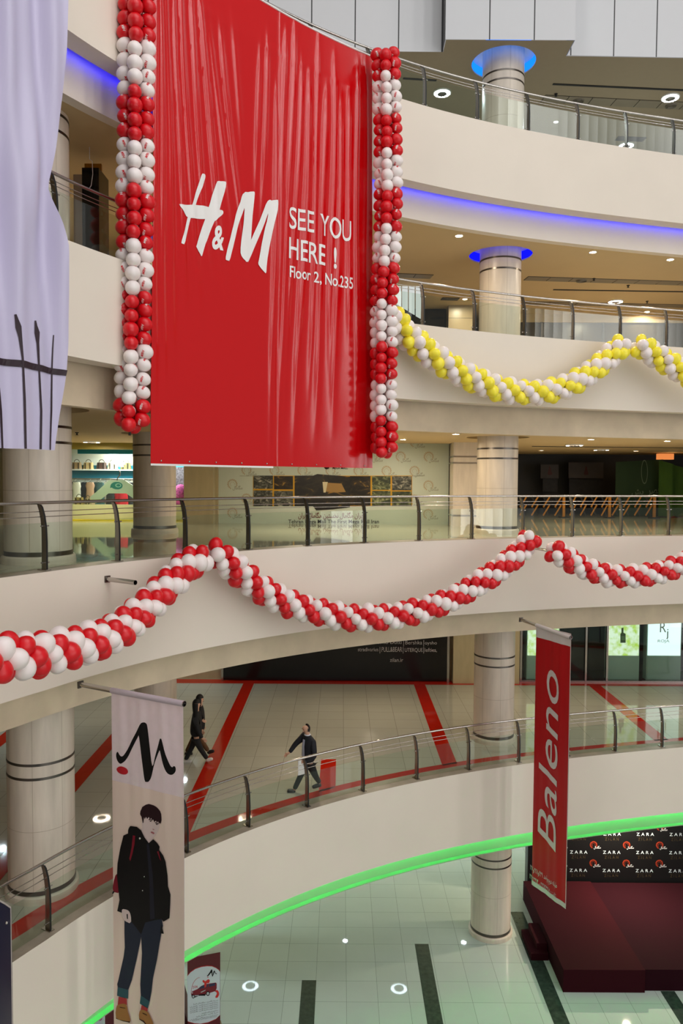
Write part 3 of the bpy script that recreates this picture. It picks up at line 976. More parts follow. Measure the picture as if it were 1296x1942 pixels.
def garland(label, items, cord, group=None):
    """items: [(position, axis outwards, radius, colour, nearness)]"""
    base = cord[0]
    t = thing('balloon_garland', label, 'balloon garland', base, group)
    b = MB(); b.tube(cord, .012, 6); b.build('cord', M['cord'], t)
    items = sorted(items, key=lambda q: -q[4])
    for p, ax, r, c, _ in items[:100]:
        o = bpy.data.objects.new('balloon', BALL[c]); COL.objects.link(o); o.parent = t
        o.location = Vector(p) - Vector(base)
        o.rotation_euler = (Matrix.Rotation(0, 3, 'Z') @ Vector(ax).to_track_quat('Z', 'Y').to_matrix() @ Matrix.Rotation(random.uniform(0, 6.3), 3, 'Z')).to_euler()
        o.scale = (r, r, r)
    if len(items) > 100:
        b = MB(); keys = []
        for p, ax, r, c, _ in items[100:]:
            if BCOL[c] not in keys: keys.append(BCOL[c])
            b.sphere(p, r, r, r * 1.08, n=12, k=8, mi=keys.index(BCOL[c]))
        o = b.build('balloon', keys, t); o['kind'] = 'stuff'
    return t


def resample(pts, step):
    pts = [Vector(p) for p in pts]
    # Catmull-Rom through the way points
    dense = []
    for i in range(len(pts) - 1):
        p0, p1, p2, p3 = pts[max(i - 1, 0)], pts[i], pts[i + 1], pts[min(i + 2, len(pts) - 1)]
        for k in range(24):
            t = k / 24
            dense.append(.5 * (2 * p1 + (p2 - p0) * t + (2 * p0 - 5 * p1 + 4 * p2 - p3) * t * t + (3 * p1 - p0 - 3 * p2 + p3) * t ** 3))
    dense.append(pts[-1])
    out = [dense[0]]; acc = 0
    for a, c in zip(dense[:-1], dense[1:]):
        d = (c - a).length
        while acc + d >= step:
            a = a + (c - a) * ((step - acc) / d); d = (c - a).length; out.append(a.copy()); acc = 0
        acc += d
    return out


def swag(label, way, cols, r, step, tw, ring=1.18, ph=0.0, group=None):
    cord = resample([PY(x, y, Y) for x, y, Y in way], step)
    items = []
    for i, p in enumerate(cord):
        t = (cord[min(i + 1, len(cord) - 1)] - cord[max(i - 1, 0)]).normalized()
        a = (Vector((0, 0, 1)) - t * t.z).normalized(); c = t.cross(a)
        for j in range(4):
            q = ph + tw * i + PI / 2 * j
            d = a * math.cos(q) + c * math.sin(q)
            rr = r * random.uniform(.9, 1.1)
            pos = p + d * (ring * r) + Vector((random.uniform(-.012, .012), random.uniform(-.012, .012), random.uniform(-.012, .012)))
            items.append((pos, d, rr, cols[(i if tw < 0 else 0) % 2 if False else j % 2], -pos.length - 2.0 * (pos - p).dot(p.normalized())))
    return garland(label, items, cord, group)


G1 = 'red and white balloon garlands on the middle balcony'
swag('red and white balloon garland sloping down to the left edge, nearest the viewer',
     [(-90, 1252, 8.2), (-40, 1252, 8.5), (20, 1246, 8.95), (90, 1238, 9.7), (150, 1226, 10.4), (210, 1202, 11.3), (265, 1163, 12.2), (310, 1118, 12.9), (350, 1078, 13.4), (388, 1050, 13.8)],
     'rw', .136, .182, PI / 4, ring=1.25, group=G1)
swag('red and white balloon garland hanging in one long swag across the middle balcony',
     [(404, 1050, 14.0), (430, 1064, 14.2), (465, 1094, 14.6), (508, 1126, 15.0), (560, 1148, 15.4), (620, 1163, 15.75), (680, 1172, 16.05), (740, 1169, 16.35), (800, 1156, 16.7), (855, 1137, 17.0), (905, 1108, 17.3), (955, 1074, 17.6), (992, 1040, 17.8), (1010, 1012, 17.9)],
     'rw', .131, .186, PI / 4, ring=1.3, group=G1)
swag('red and white balloon garland at the right edge, right of the steel bracket',
     [(1052, 1046, 17.6), (1080, 1062, 17.8), (1115, 1080, 18.0), (1155, 1091, 18.2), (1200, 1093, 18.35), (1245, 1087, 18.5), (1290, 1072, 18.7), (1340, 1045, 18.9), (1400, 1018, 19.1), (1440, 1004, 19.2)],
     'rw', .129, .186, PI / 4, ring=1.3, ph=.6, group=G1)
G2 = 'yellow and white balloon garlands on the second balcony from the top'
swag('yellow and white balloon garland hanging in one long swag under the blue topped column',
     [(744, 604, 16.95), (768, 632, 17.05), (805, 664, 17.15), (850, 694, 17.4), (900, 720, 17.8), (950, 738, 18.15), (1000, 744, 18.45), (1050, 740, 18.7), (1095, 722, 18.95), (1135, 696, 19.15), (1165, 668, 19.3), (1188, 648, 19.4)],
     'yw', .140, .2, PI / 4, ring=1.32, group=G2)
swag('short yellow and white balloon garland cut off by the right edge',
     [(1212, 656, 19.4), (1240, 672, 19.5), (1275, 694, 19.6), (1315, 716, 19.7), (1360, 732, 19.9), (1420, 738, 20.1), (1480, 728, 20.3)],
     'yw', .140, .2, PI / 4, ring=1.32, group=G2)


def tower(label, way, bands, r, lean, dz, tw, group):
    pts = resample([PY(x, y, Y) for x, y, Y in way], dz)
    items = []
    for i, p in enumerate(pts):
        t = (pts[min(i + 1, len(pts) - 1)] - pts[max(i - 1, 0)]).normalized()
        a = t.cross(Vector((p.x, p.y, 0)).normalized()).normalized(); c = t.cross(a)
        py = IH / 2 + 0
        # the band is read from the height on the photograph's scale
        dpt = p.y * cp - p.z * sp_; vv = -(p.z * cp + p.y * sp_) / dpt; uu = p.x / dpt
        y = IH / 2 + FPX * (uu * sr + vv * cr)
        k = sum(1 for q in bands if y > q) % 2
        for j in range(2):
            ang = tw(i) + PI * j + (PI / 2 if i % 2 else 0)
            d = a * math.cos(ang) + c * math.sin(ang)
            rr = r * random.uniform(.92, 1.07)
            pos = p + d * (r * 1.5) + Vector((random.uniform(-.01, .01), random.uniform(-.01, .01), random.uniform(-.01, .01)))
            items.append((pos, d + Vector((0, 0, -.35)), rr, 'RW'[k], -3 * (pos - p).dot(p.normalized())))
    return garland(label, items, pts, group)


G3 = 'balloon columns beside the red banner'
tower('tall red and white balloon column hanging along the left edge of the red banner',
      [(262, -70, 12.75), (259, 60, 12.75), (258, 200, 12.75), (257, 330, 12.75), (256, 450, 12.75), (254, 560, 12.75), (253, 680, 12.75), (251, 770, 12.75), (250, 808, 12.75)],
      (84, 176, 268, 362, 464, 562, 658, 760), .122, 0, .112, lambda i: .10 + (.0 if i < 36 else .006 * (i - 36)), G3)
tower('tall red and white balloon column hanging along the right edge of the red banner',
      [(731, 102, 16.45), (735, 200, 16.45), (737, 330, 16.45), (735, 450, 16.45), (729, 560, 16.45), (728, 680, 16.45), (728, 780, 16.45), (729, 862, 16.45)],
      (151, 221, 293, 365, 433, 505, 578, 652, 724, 796), .122, 0, .112, lambda i: .05 + .004 * i, G3)
b = MB(); p = PY(247, 812, 12.6); b.tube([p, p + Vector((-.01, 0, -.12))], .022, 6)
tag(b.build('black_tassel', M['cord']), 'short black cord end hanging from the bottom of the left balloon column', 'cord')


# ---------------------------------------------------------------- poles, brackets and the hanging banners
def pole(px0, px1, L, name, label, r=.032):
    """a steel tube that stands out of the fascia; photo points of its wall end and its free end"""
    u, a = curve_point(px0[0], px0[1], L, .0)
    d = inward(u)
    # free end: where the inward line from the wall meets the sight line in plan
    rr = ray(*px1); k = rr.x / rr.y
    t = (k * a.y - a.x) / (d.x - k * d.y)
    e = a + d * t; e.z = rr.z / rr.y * e.y
    root = thing(name, label, 'bracket', a)
    ax = (e - a).normalized(); sd = ax.cross(Vector((0, 0, 1))).normalized(); upv = sd.cross(ax)
    b = MB(); b.obox(a + ax * .01, ax * .012, sd * .055, upv * .055); b.build('wall_plate', M['steel_dark'], root)
    b = MB(); b.tube([a, e], r, 10, caps=False); b.tube([e, a], r * .8, 10, caps=False); b.build('tube', M['steel'], root)
    return a, e, ax


pole((203, 1098), (257, 1105), 3, 'banner_bracket', 'empty steel bracket on the middle balcony, above the left garland', .04)
pole((1006, 1038), (1044, 1045), 3, 'banner_bracket', 'empty steel bracket between the long and the right red and white garlands', .035)
A_, E_, AX_ = pole((152, 1298), (350, 1335), 3, 'banner_pole', 'steel pole carrying the white banner with the printed young man', .042)
A2, E2, AX2 = pole((988, 1175), (1083, 1209), 3, 'banner_pole', 'steel pole carrying the narrow red banner by the column', .04)

M['fab_white'] = mat('pale_lilac_fabric', (246, 230, 238), .7, var=.03, vscale=8, spec=.2)
def translucent(mt, k=.35):
    nt = mt.node_tree; b_ = nt.nodes['Principled BSDF']; o = [n for n in nt.nodes if n.type == 'OUTPUT_MATERIAL'][0]
    tr = nt.nodes.new('ShaderNodeBsdfTranslucent'); mx = nt.nodes.new('ShaderNodeMixShader'); mx.inputs[0].default_value = k
    if b_.inputs['Base Color'].links: nt.links.new(b_.inputs['Base Color'].links[0].from_socket, tr.inputs[0])
    else: tr.inputs[0].default_value = b_.inputs['Base Color'].default_value
    nt.links.new(b_.outputs[0], mx.inputs[1]); nt.links.new(tr.outputs[0], mx.inputs[2]); nt.links.new(mx.outputs[0], o.inputs[0])


translucent(M['fab_white'], .45)
M['fab_beige'] = mat('pink_beige_print', (240, 216, 202), .7, spec=.2)
M['fab_red'] = mat('red_banner_fabric', (172, 6, 16), .5, spec=.3)
M['fab_hem'] = mat('grey_white_hem', (200, 192, 188), .6)
M['ink'] = mat('black_print', (16, 14, 15), .6, spec=.2)
M['inkred'] = mat('red_print', (188, 16, 34), .6)
PR = {'hair': (44, 22, 26), 'skin': (226, 204, 200), 'jacket': (17, 14, 15), 'jean': (38, 44, 60), 'cuff': (52, 88, 96), 'sock': (176, 60, 60), 'shoe': (168, 116, 66), 'sole': (52, 30, 22), 'strap': (134, 26, 44), 'lip': (176, 104, 108), 'white': (216, 214, 206), 'shirt': (32, 32, 44)}
for k, c in PR.items(): M['p_' + k] = mat('printed_' + k, c, .65, spec=.2)


class Cloth(Plane):
    """plane with shallow vertical folds"""
    def __init__(s, O, A, fold=None): super().__init__(O, A); s.fold = fold

    def pos(s, a, b, off=0.0):
        w_ = s.fold(a, b) if s.fold else 0
        return s.O + s.A * a + s.B * b + s.N * (off + w_)


def cut_print(mb, sf, polys, off, mi=0, step=.05):
    """flat outlines in (a,b) cut by vertical lines and laid on the folded cloth"""
    for vs, fs in polys:
        bm = bmesh.new(); vv = [bm.verts.new((p[0], p[1], 0)) for p in vs]
        for f in fs:
            try: bm.faces.new([vv[i] for i in f])
            except ValueError: pass
        bmesh.ops.triangulate(bm, faces=[f for f in bm.faces if len(f.verts) > 4])
        a0, a1 = min(p[0] for p in vs), max(p[0] for p in vs)
        b0, b1 = min(p[1] for p in vs), max(p[1] for p in vs)
        x = math.ceil(a0 / step) * step
        while x < a1:
            bmesh.ops.bisect_plane(bm, geom=bm.verts[:] + bm.edges[:] + bm.faces[:], plane_co=(x, 0, 0), plane_no=(1, 0, 0), dist=1e-7); x += step
        x = math.ceil(b0 / .4) * .4
        while x < b1:
            bmesh.ops.bisect_plane(bm, geom=bm.verts[:] + bm.edges[:] + bm.faces[:], plane_co=(0, x, 0), plane_no=(0, 1, 0), dist=1e-7); x += .4
        bm.verts.index_update()
        mb.add([sf.pos(v.co.x, v.co.y, off) for v in bm.verts], [[v.index for v in f.verts] for f in bm.faces], mi, True)
        bm.free()


# --- the tall white banner with the young man
O = A_.copy(); O.z = 0
sfM = Cloth(O, (AX_.x, AX_.y, 0))
aL = sfM.px(212, 1320)[0]; aR = sfM.px(349, 1345)[0]
zt = lambda a: A_.z + (E_.z - A_.z) * a / ((E_ - A_).length) + .0
zbM = -8.75
sfM.fold = lambda a, b: (.012 * math.sin((a - aL) * 13) + .008 * math.sin((a - aL) * 29 + b * 1.2)) * max(.15, 1 + (b - A_.z) / 2.2)
t = thing('hanging_banner', 'tall white banner printed with a calligraphic M and a young man in black jacket', 'banner', sfM.pos((aL + aR) / 2, A_.z))
b = MB(); b.grid(lambda i, j: sfM.pos(aL + (aR - aL) * i, zbM + (zt(aL + (aR - aL) * i) - zbM) * j), 48, 40)
b.build('fabric_sheet', M['fab_white'], t)
b = MB()
n = 12
b.tube([A_ + AX_ * (aL + (aR - aL) * k / n) for k in range(n + 1)], .045, 12, caps=False); b.build('pole_sleeve', M['fab_white'], t)
c5 = crop(180, 1300, 3.025); c8 = crop(220, 1500, 4.392)


def outl(sf, pts, n=0):
    if n: pts = smooth_poly(pts, n)
    return ([sf.px(x, y) for x, y in pts], [tuple(range(len(pts)))])


b = MB()
q = [sfM.px(*p) for p in c5([(97, 541), (497, 641)])]
cut_print(b, sfM, [([(aL + .004, q[0][1]), (aL + .004, zbM + .01), (aR - .004, zbM + .01), (aR - .004, q[1][1])], [(0, 1, 2, 3)])], .003)
b.build('printed_panel', M['fab_beige'], t)
Mlogo = [(125, 390), (133, 380), (143, 396), (156, 406), (172, 392), (215, 312), (262, 225), (280, 211), (293, 218), (300, 240), (312, 340), (330, 462), (350, 390), (372, 315), (381, 303), (390, 315), (408, 395), (430, 455), (444, 469), (452, 463), (462, 467), (464, 490), (450, 509), (430, 512), (412, 495), (395, 450), (380, 390), (371, 374), (345, 440), (325, 520), (310, 549), (298, 553), (287, 540), (275, 440), (258, 300), (248, 296), (215, 360), (182, 420), (165, 440), (148, 448), (133, 435), (125, 412)]
b = MB()
cut_print(b, sfM, [outl(sfM, c5(Mlogo), 3)], .004, 0)
cut_print(b, sfM, [outl(sfM, c5([(126, 478), (140, 465), (160, 464), (182, 478), (189, 498), (178, 510), (155, 508), (135, 497)]), 3)], .004, 1)
b.build('logo', [M['ink'], M['inkred']], t)
FIG = [('strap', [(-24, 790), (-2, 702), (20, 705), (32, 835), (5, 845), (-20, 832)], 2), ('ink', [(-30, 850), (-22, 832), (-8, 838), (-24, 860)], 0),
       ('skin', [(222, 310), (262, 370), (302, 392), (290, 428), (268, 430), (240, 385), (212, 330)], 2),
       ('skin', [(226, 232), (240, 208), (270, 200), (310, 215), (350, 245), (367, 268), (362, 308), (338, 362), (312, 394), (292, 400), (264, 374), (228, 324), (220, 272)], 2),
       ('hair', [(204, 190), (208, 165), (216, 150), (222, 133), (238, 122), (252, 113), (275, 108), (292, 112), (318, 119), (340, 132), (358, 150), (372, 168), (381, 192), (384, 240), (376, 276), (368, 262), (363, 276), (354, 252), (344, 262), (336, 246), (322, 258), (312, 236), (302, 246), (296, 224), (284, 238), (276, 216), (262, 232), (254, 214), (244, 234), (238, 218), (233, 262), (227, 268), (222, 240), (216, 212), (210, 204)], 0),
       ('hair', [(274, 233), (290, 234), (306, 243), (305, 248), (290, 241), (274, 239)], 0), ('hair', [(328, 258), (345, 262), (360, 272), (358, 277), (343, 269), (328, 264)], 0),
       ('hair', [(280, 247), (292, 246), (302, 253), (290, 255)], 0), ('hair', [(334, 272), (346, 272), (354, 280), (342, 281)], 0),
       ('lip', [(294, 338), (310, 338), (324, 348), (320, 358), (306, 353), (293, 345)], 2), ('lip', [(305, 315), (318, 316), (328, 322), (315, 322)], 0),
       ('jean', [(75, 1075), (130, 1085), (212, 1110), (218, 1190), (192, 1330), (160, 1470), (108, 1652), (20, 1630), (26, 1570), (55, 1440), (78, 1300)], 2),
       ('jean', [(214, 1195), (214, 1100), (388, 1065), (382, 1190), (367, 1280), (345, 1410), (312, 1560), (285, 1752), (213, 1700), (214, 1500), (222, 1350)], 2),
       ('cuff', [(20, 1628), (108, 1655), (105, 1727), (14, 1702)], 0), ('cuff', [(213, 1698), (286, 1750), (270, 1810), (205, 1766)], 0),
       ('jacket', [(112, 305), (125, 290), (180, 296), (216, 326), (245, 385), (278, 432), (316, 400), (347, 427), (370, 462), (366, 488), (400, 535), (420, 585), (436, 700), (440, 790), (460, 860), (457, 960), (452, 1055), (402, 1085), (385, 1062), (340, 1070), (250, 1092), (216, 1190), (180, 1140), (134, 1088), (110, 1000), (62, 984), (55, 1012), (18, 996), (36, 905), (28, 830), (15, 700), (20, 600), (40, 480), (68, 368), (105, 352), (106, 325)], 0),
       ('jacket', [(385, 1105), (405, 1186), (374, 1181)], 0),
       ('shirt', [(262, 440), (280, 435), (312, 700), (330, 1060), (290, 1070), (285, 760)], 0),
       ('skin', [(56, 986), (80, 982), (108, 992), (126, 1022), (132, 1076), (120, 1097), (100, 1088), (82, 1078), (60, 1042)], 2), ('jacket', [(95, 1022), (105, 1020), (107, 1066), (98, 1060)], 0),
       ('strap', [(148, 366), (168, 370), (162, 440), (144, 520), (125, 582), (117, 560), (136, 470)], 0), ('strap', [(350, 502), (362, 496), (383, 580), (372, 562)], 0),
       ('sock', [(30, 1708), (96, 1724), (98, 1778), (60, 1770), (22, 1776)], 0), ('sock', [(222, 1776), (272, 1806), (268, 1840), (215, 1816)], 0),
       ('sole', [(8, 1880), (70, 1906), (127, 1908), (122, 1926), (66, 1912), (7, 1890)], 0), ('shoe', [(10, 1800), (25, 1776), (60, 1766), (95, 1776), (106, 1830), (128, 1900), (120, 1914), (70, 1906), (8, 1882)], 2),
       ('sole', [(203, 1886), (240, 1905), (270, 1945), (262, 1950), (236, 1918), (203, 1896)], 0), ('shoe', [(205, 1832), (225, 1816), (275, 1836), (302, 1890), (322, 1945), (270, 1945), (240, 1905), (203, 1888)], 2),
       ('white', [(200, 390), (207, 381), (216, 390), (208, 400)], 2), ('white', [(240, 708), (245, 702), (250, 708), (245, 714)], 0), ('white', [(226, 824), (231, 818), (236, 824), (231, 830)], 0),
       ('sole', [(40, 1790), (85, 1800), (88, 1806), (42, 1796)], 0), ('sole', [(232, 1838), (268, 1858), (268, 1864), (232, 1845)], 0)]
b = MB(); mats = []
for k, (nm, pts, sm) in enumerate(FIG):
    mt = M['ink'] if nm == 'ink' else M['p_' + nm]
    if mt not in mats: mats.append(mt)
    cut_print(b, sfM, [outl(sfM, c8(pts), sm)], .005 + .0006 * k, mats.index(mt), step=.08)
b.build('printed_figure', mats, t)

# --- the narrow red banner
O = A2.copy(); O.z = 0
sfB = Cloth(O, (AX2.x, AX2.y, 0))
bL = sfB.px(1018, 1190)[0]; bR = sfB.px(1083.5, 1215)[0]
zB0 = -9.9
ztB = A2.z - .02
sfB.fold = lambda a, z: .010 * math.sin((a - bL) * 9 + .5) + .005 * math.sin((a - bL) * 23)
t = thing('hanging_banner', 'narrow red banner with large white sideways lettering, hung in front of the right column', 'banner', sfB.pos((bL + bR) / 2, A2.z))
b = MB(); b.grid(lambda i, j: sfB.pos(bL + (bR - bL) * i, zB0 + (ztB - zB0) * j), 30, 30); b.build('fabric_sheet', M['fab_red'], t)
b = MB(); b.tube([A2 + AX2 * (bL + (bR - bL) * k / 8) for k in range(9)], .05, 12, caps=False)
b.grid(lambda i, j: sfB.pos(bL + (bR - bL) * i, ztB - .30 + .30 * j, .006), 20, 2); b.build('pole_sleeve', M['fab_hem'], t)
b = MB(); b.grid(lambda i, j: sfB.pos(bL + (bR - bL) * i, zB0 - .06 + .12 * j, .006), 20, 2); b.build('bottom_hem', M['fab_hem'], t)
b = MB(); b.grid(lambda i, j: sfB.pos(bR - .018 + .02 * i, zB0 + (ztB - zB0) * j, .005), 1, 12); b.build('edge_tape', M['fab_hem'], t)
# lettering reads upwards: text x -> height, text y -> towards the wall
c3 = crop(740, 1330, 2.331); c6 = crop(960, 1160, 3.857)
aBase = sfB.px(*c3([(735, 668)])[0])[0]; aTop = sfB.px(*c3([(653, 588)])[0])[0]
zS = sfB.px(*c3([(735, 668)])[0])[1]; zE = sfB.px(*c6([(345, 431)])[0])[1]
v, f = text2d('Baleno', .0, .22)
x0, x1 = v[:, 0].min(), v[:, 0].max()
b = MB()
cut_print(b, sfB, [([(aBase + (aTop - aBase) * (y / .70), zS + (zE - zS) * (x - x0) / (x1 - x0)) for x, y in v], f)], .009, step=.06)
b.build('lettering', M['fab_hem'], t)
b = MB()
for s_, p0, p1, h in (('\u06f2\u06f2\u06f7\u0648\u06f2\u06f2\u06f8\u0648\u06f2\u06f3\u06f9 \ufeaa\ufea3\ufe8d\u0648-\u0645\u0648\u062f \ufeea\ufed8\ufe92\ufec3', (1006, 1648), (1058, 1684), 9), ('\u06f4\u06f4\u06f1\u06f2\u06f3\u06f4\u06f1\u06f4 - \u06f4\u06f4\u06f1\u06f2\u06f3\u06f4\u06f1\u06f5 :\ufee6\ufed4\ufee0\ufe97', (1005, 1665), (1056, 1704), 9)):
    v, f = text2d(s_, .006)
    a0, b0 = sfB.px(*p0); a1, b1 = sfB.px(*p1); h_ = .12
    xa, xb = v[:, 0].min(), v[:, 0].max(); ky = h_ / .7
    cut_print(b, sfB, [([(a0 + (a1 - a0) * (x - xa) / (xb - xa), b0 + (b1 - b0) * (x - xa) / (xb - xa) + y * ky) for x, y in v], f)], .009, step=.3)
b.build('small_lettering', M['fab_hem'], t)

# --- the navy banner cut off by the left edge, hung like its neighbours
sfN = Cloth(PY(22, 1725, 8.0), (.82, -.57, 0)); sfN.fold = lambda a, z: .012 * math.sin(a * 8)
q = PY(22, 1725, 8.0)
t = thing('hanging_banner', 'navy blue banner with a grommet, cut off by the lower left edge', 'banner', q)
M['navy'] = mat('navy_banner_vinyl', (10, 18, 58), .4)
b = MB(); b.grid(lambda i, j: sfN.pos(-1.4 + 1.4 * i, -3.0 + 3.0 * j + (.02 * i)), 20, 8); b.build('fabric_sheet', M['navy'], t)
b = MB(); b.grid(lambda i, j: sfN.pos(-.02 + .022 * i, -3.0 + 3.02 * j, .004), 1, 6); b.grid(lambda i, j: sfN.pos(-1.4 + 1.4 * i, -.012 + .024 * j + .02 * i, .004), 10, 1); b.build('white_edge', M['fab_hem'], t)
b = MB(); b.sphere(sfN.P(13, 1750, .006), .018, n=10, k=6); b.build('grommet', M['steel'], t)

# --- the lilac banner with the fork drawing, along the upper left edge
M['lilac'] = mat('lilac_satin_banner', (194, 186, 212), .42, spec=.5)
M['aubergine'] = mat('aubergine_print', (42, 22, 32), .6)
q = PY(120, 400, 10.7)
TG = Vector((.58, .81, 0))
wl = lambda z: -.10 * math.exp(-((z - 3.85) / .62) ** 2) - .02 * max(0, -z + 1.2)


def lil_fold(a, z):
    k = .5 + .5 * max(0, min(1, (z - 1.0) / 5))
    g = math.exp(-((z - 3.85) / 1.4) ** 2)
    return (.075 * math.sin(a * 8.5 + .25 * z) + .04 * math.sin(a * 19 + .6 * z + 1)) * k + .07 * g * math.sin(a * 9 - 1.3 * (z - 3.85)) + .03 * math.sin(2.1 * z + 2 * a) * g


sfL = Cloth(Vector((q.x, q.y, 0)), TG, lil_fold)
zbL = sfL.px(60, 852)[1]
_ed = sorted((sfL.px(x, y)[1], sfL.px(x, y)[0]) for x, y in ((125, -60), (125, 0), (124, 100), (119, 180), (113, 225), (106, 285), (99, 335), (97, 352), (101, 372), (113, 420), (123, 470), (127, 560), (127, 650), (123, 710), (115, 780), (108, 853)))
lil = lambda i, z: sfL.pos(-2.6 + (2.6 + float(np.interp(z, [e[0] for e in _ed], [e[1] for e in _ed]))) * i, z)
t = thing('hanging_banner', 'pale lilac cloth banner with a dark fork drawing, gathered at its right edge', 'banner', sfL.pos(-1, zbL))
b = MB(); b.grid(lambda i, j: lil(i, zbL + (8.6 - zbL) * j), 70, 90); b.build('fabric_sheet', M['lilac'], t)
b = MB()
def lil_strip(pts, ws):
    pts2 = []; 
    n = len(pts)
    L_, R_ = [], []
    for k, (x, y) in enumerate(pts):
        dx, dy = (pts[min(k + 1, n - 1)][0] - pts[max(k - 1, 0)][0], pts[min(k + 1, n - 1)][1] - pts[max(k - 1, 0)][1])
        l = math.hypot(dx, dy); nx, ny = -dy / l, dx / l
        L_.append(sfL.px(x + nx * ws[k] / 2, y + ny * ws[k] / 2)); R_.append(sfL.px(x - nx * ws[k] / 2, y - ny * ws[k] / 2))
    for k in range(n - 1):
        m_ = 6
        for j in range(m_):
            f0, f1 = j / m_, (j + 1) / m_
            e = lambda A, B, f: (A[0] + (B[0] - A[0]) * f, A[1] + (B[1] - A[1]) * f)
            b.add([sfL.pos(*e(L_[k], L_[k + 1], f0), .012), sfL.pos(*e(R_[k], R_[k + 1], f0), .012), sfL.pos(*e(R_[k], R_[k + 1], f1), .012), sfL.pos(*e(L_[k], L_[k + 1], f1), .012)], [(0, 1, 2, 3)])
for pts, ws in (([(25, 597), (27, 607), (30, 621), (33, 640), (38, 682), (42, 760), (44, 851)], [3, 5, 9, 6, 3.5, 4.5, 4]),
                ([(67, 608), (68, 618), (70, 631), (71, 650), (73, 700), (77, 780), (76, 852)], [3, 5, 10, 5, 3, 4, 4]),
                ([(104, 635), (103, 660), (102, 700), (101, 780), (98, 853)], [1.5, 2, 2.5, 3.5, 3]),
                ([(0, 735), (3, 780), (6, 850)], [2, 5, 4]),
                ([(-40, 676), (0, 685), (40, 691), (80, 699), (123, 708)], [13, 13, 13, 12, 11])):
    b = MB(); lil_strip(pts, ws); b.build('fork_bar' if ws[0] > 10 else 'fork_tine', M['aubergine'], t)

# ---------------------------------------------------------------- middle storey: printed hoarding, shop, dark hall
M['hoard'] = mat('pale_grey_green_print', (196, 206, 192), .35, var=.03, vscale=1.5)
M['hlogo'] = mat('faint_orange_print', (178, 160, 128), .5)
M['hgrey'] = mat('faint_grey_print', (146, 146, 128), .5)
M['yellowline'] = mat('amber_frame_print', (196, 148, 24), .5)
M['brownink'] = mat('brown_print', (112, 40, 18), .5)
M['darkink'] = mat('dark_print', (34, 34, 26), .5)


def photo_mat(name, base, hi, mid, scale, thr=.58):
    mt, nt, b_ = new_mat(name)
    N = nt.nodes.new; L = nt.links.new
    g = N('ShaderNodeNewGeometry'); mp = N('ShaderNodeMapping'); L(g.outputs['Position'], mp.inputs[0]); mp.inputs['Scale'].default_value = (1, 1, 1.6)
    n = N('ShaderNodeTexNoise'); n.inputs['Scale'].default_value = scale; n.inputs['Detail'].default_value = 8; n.inputs['Distortion'].default_value = 1.2; L(mp.outputs[0], n.inputs['Vector'])
    r = N('ShaderNodeValToRGB'); L(n.outputs['Fac'], r.inputs[0])
    r.color_ramp.elements[0].position = .42; r.color_ramp.elements[0].color = s2l(*base)
    r.color_ramp.elements[1].position = .72; r.color_ramp.elements[1].color = s2l(*hi)
    e = r.color_ramp.elements.new(thr); e.color = s2l(*mid)
    L(r.outputs[0], b_.inputs['Base Color']); b_.inputs['Roughness'].default_value = .4
    return mt


PH = [photo_mat('night_city_print', (22, 20, 16), (190, 150, 60), (60, 46, 28), 3.0, .6), photo_mat('grey_atrium_print', (48, 50, 46), (180, 176, 160), (92, 94, 84), 6, .55), photo_mat('green_dome_print', (44, 52, 34), (170, 174, 130), (84, 92, 58), 4.5, .55), photo_mat('dark_road_print', (18, 18, 20), (150, 112, 36), (44, 38, 30), 2.2, .62)]
YH = 25.0
sfH = Plane((0, YH, 0), (1, 0, 0))
t = thing('printed_hoarding', 'pale printed hoarding with a strip of building photos, closing off the unit behind the column', 'hoarding', (0, YH, FL[3]))
hx0, hx1 = PY(415, 990, YH).x, PY(852, 990, YH).x
b = MB(); b.box(hx0, hx1, YH, YH + .06, FL[3], CE[3]); b.build('board', M['hoard'], t)


def gear(mb, sf, a, z, r, off, m0, m1, txt=True):
    n = 18
    for k in range(n):
        if 13 <= k <= 15: continue
        q = 2 * PI * k / n; q2 = q + 2 * PI / n * .62
        mb.add([sf.pos(a + r * .78 * math.cos(q), z + r * .78 * math.sin(q), off), sf.pos(a + r * math.cos(q), z + r * math.sin(q), off), sf.pos(a + r * math.cos(q2), z + r * math.sin(q2), off), sf.pos(a + r * .78 * math.cos(q2), z + r * .78 * math.sin(q2), off)], [(0, 1, 2, 3)], m0)
    for r0, r1 in ((.70, .78), (.40, .46)):
        for k in range(n):
            q, q2 = 2 * PI * k / n, 2 * PI * (k + 1) / n
            if 12 <= k <= 16: continue
            mb.add([sf.pos(a + r * r0 * math.cos(q), z + r * r0 * math.sin(q), off), sf.pos(a + r * r1 * math.cos(q), z + r * r1 * math.sin(q), off), sf.pos(a + r * r1 * math.cos(q2), z + r * r1 * math.sin(q2), off), sf.pos(a + r * r0 * math.cos(q2), z + r * r0 * math.sin(q2), off)], [(0, 1, 2, 3)], m0)
    if txt:
        put_text_ab(mb, sf, '\ufedd\ufe8e\ufee3\ufe8e\ufb95\ufee3', a + r * .05, z - r * 1.0, r * .62, off + .001, m1, w=r * 1.9, bold=.008)


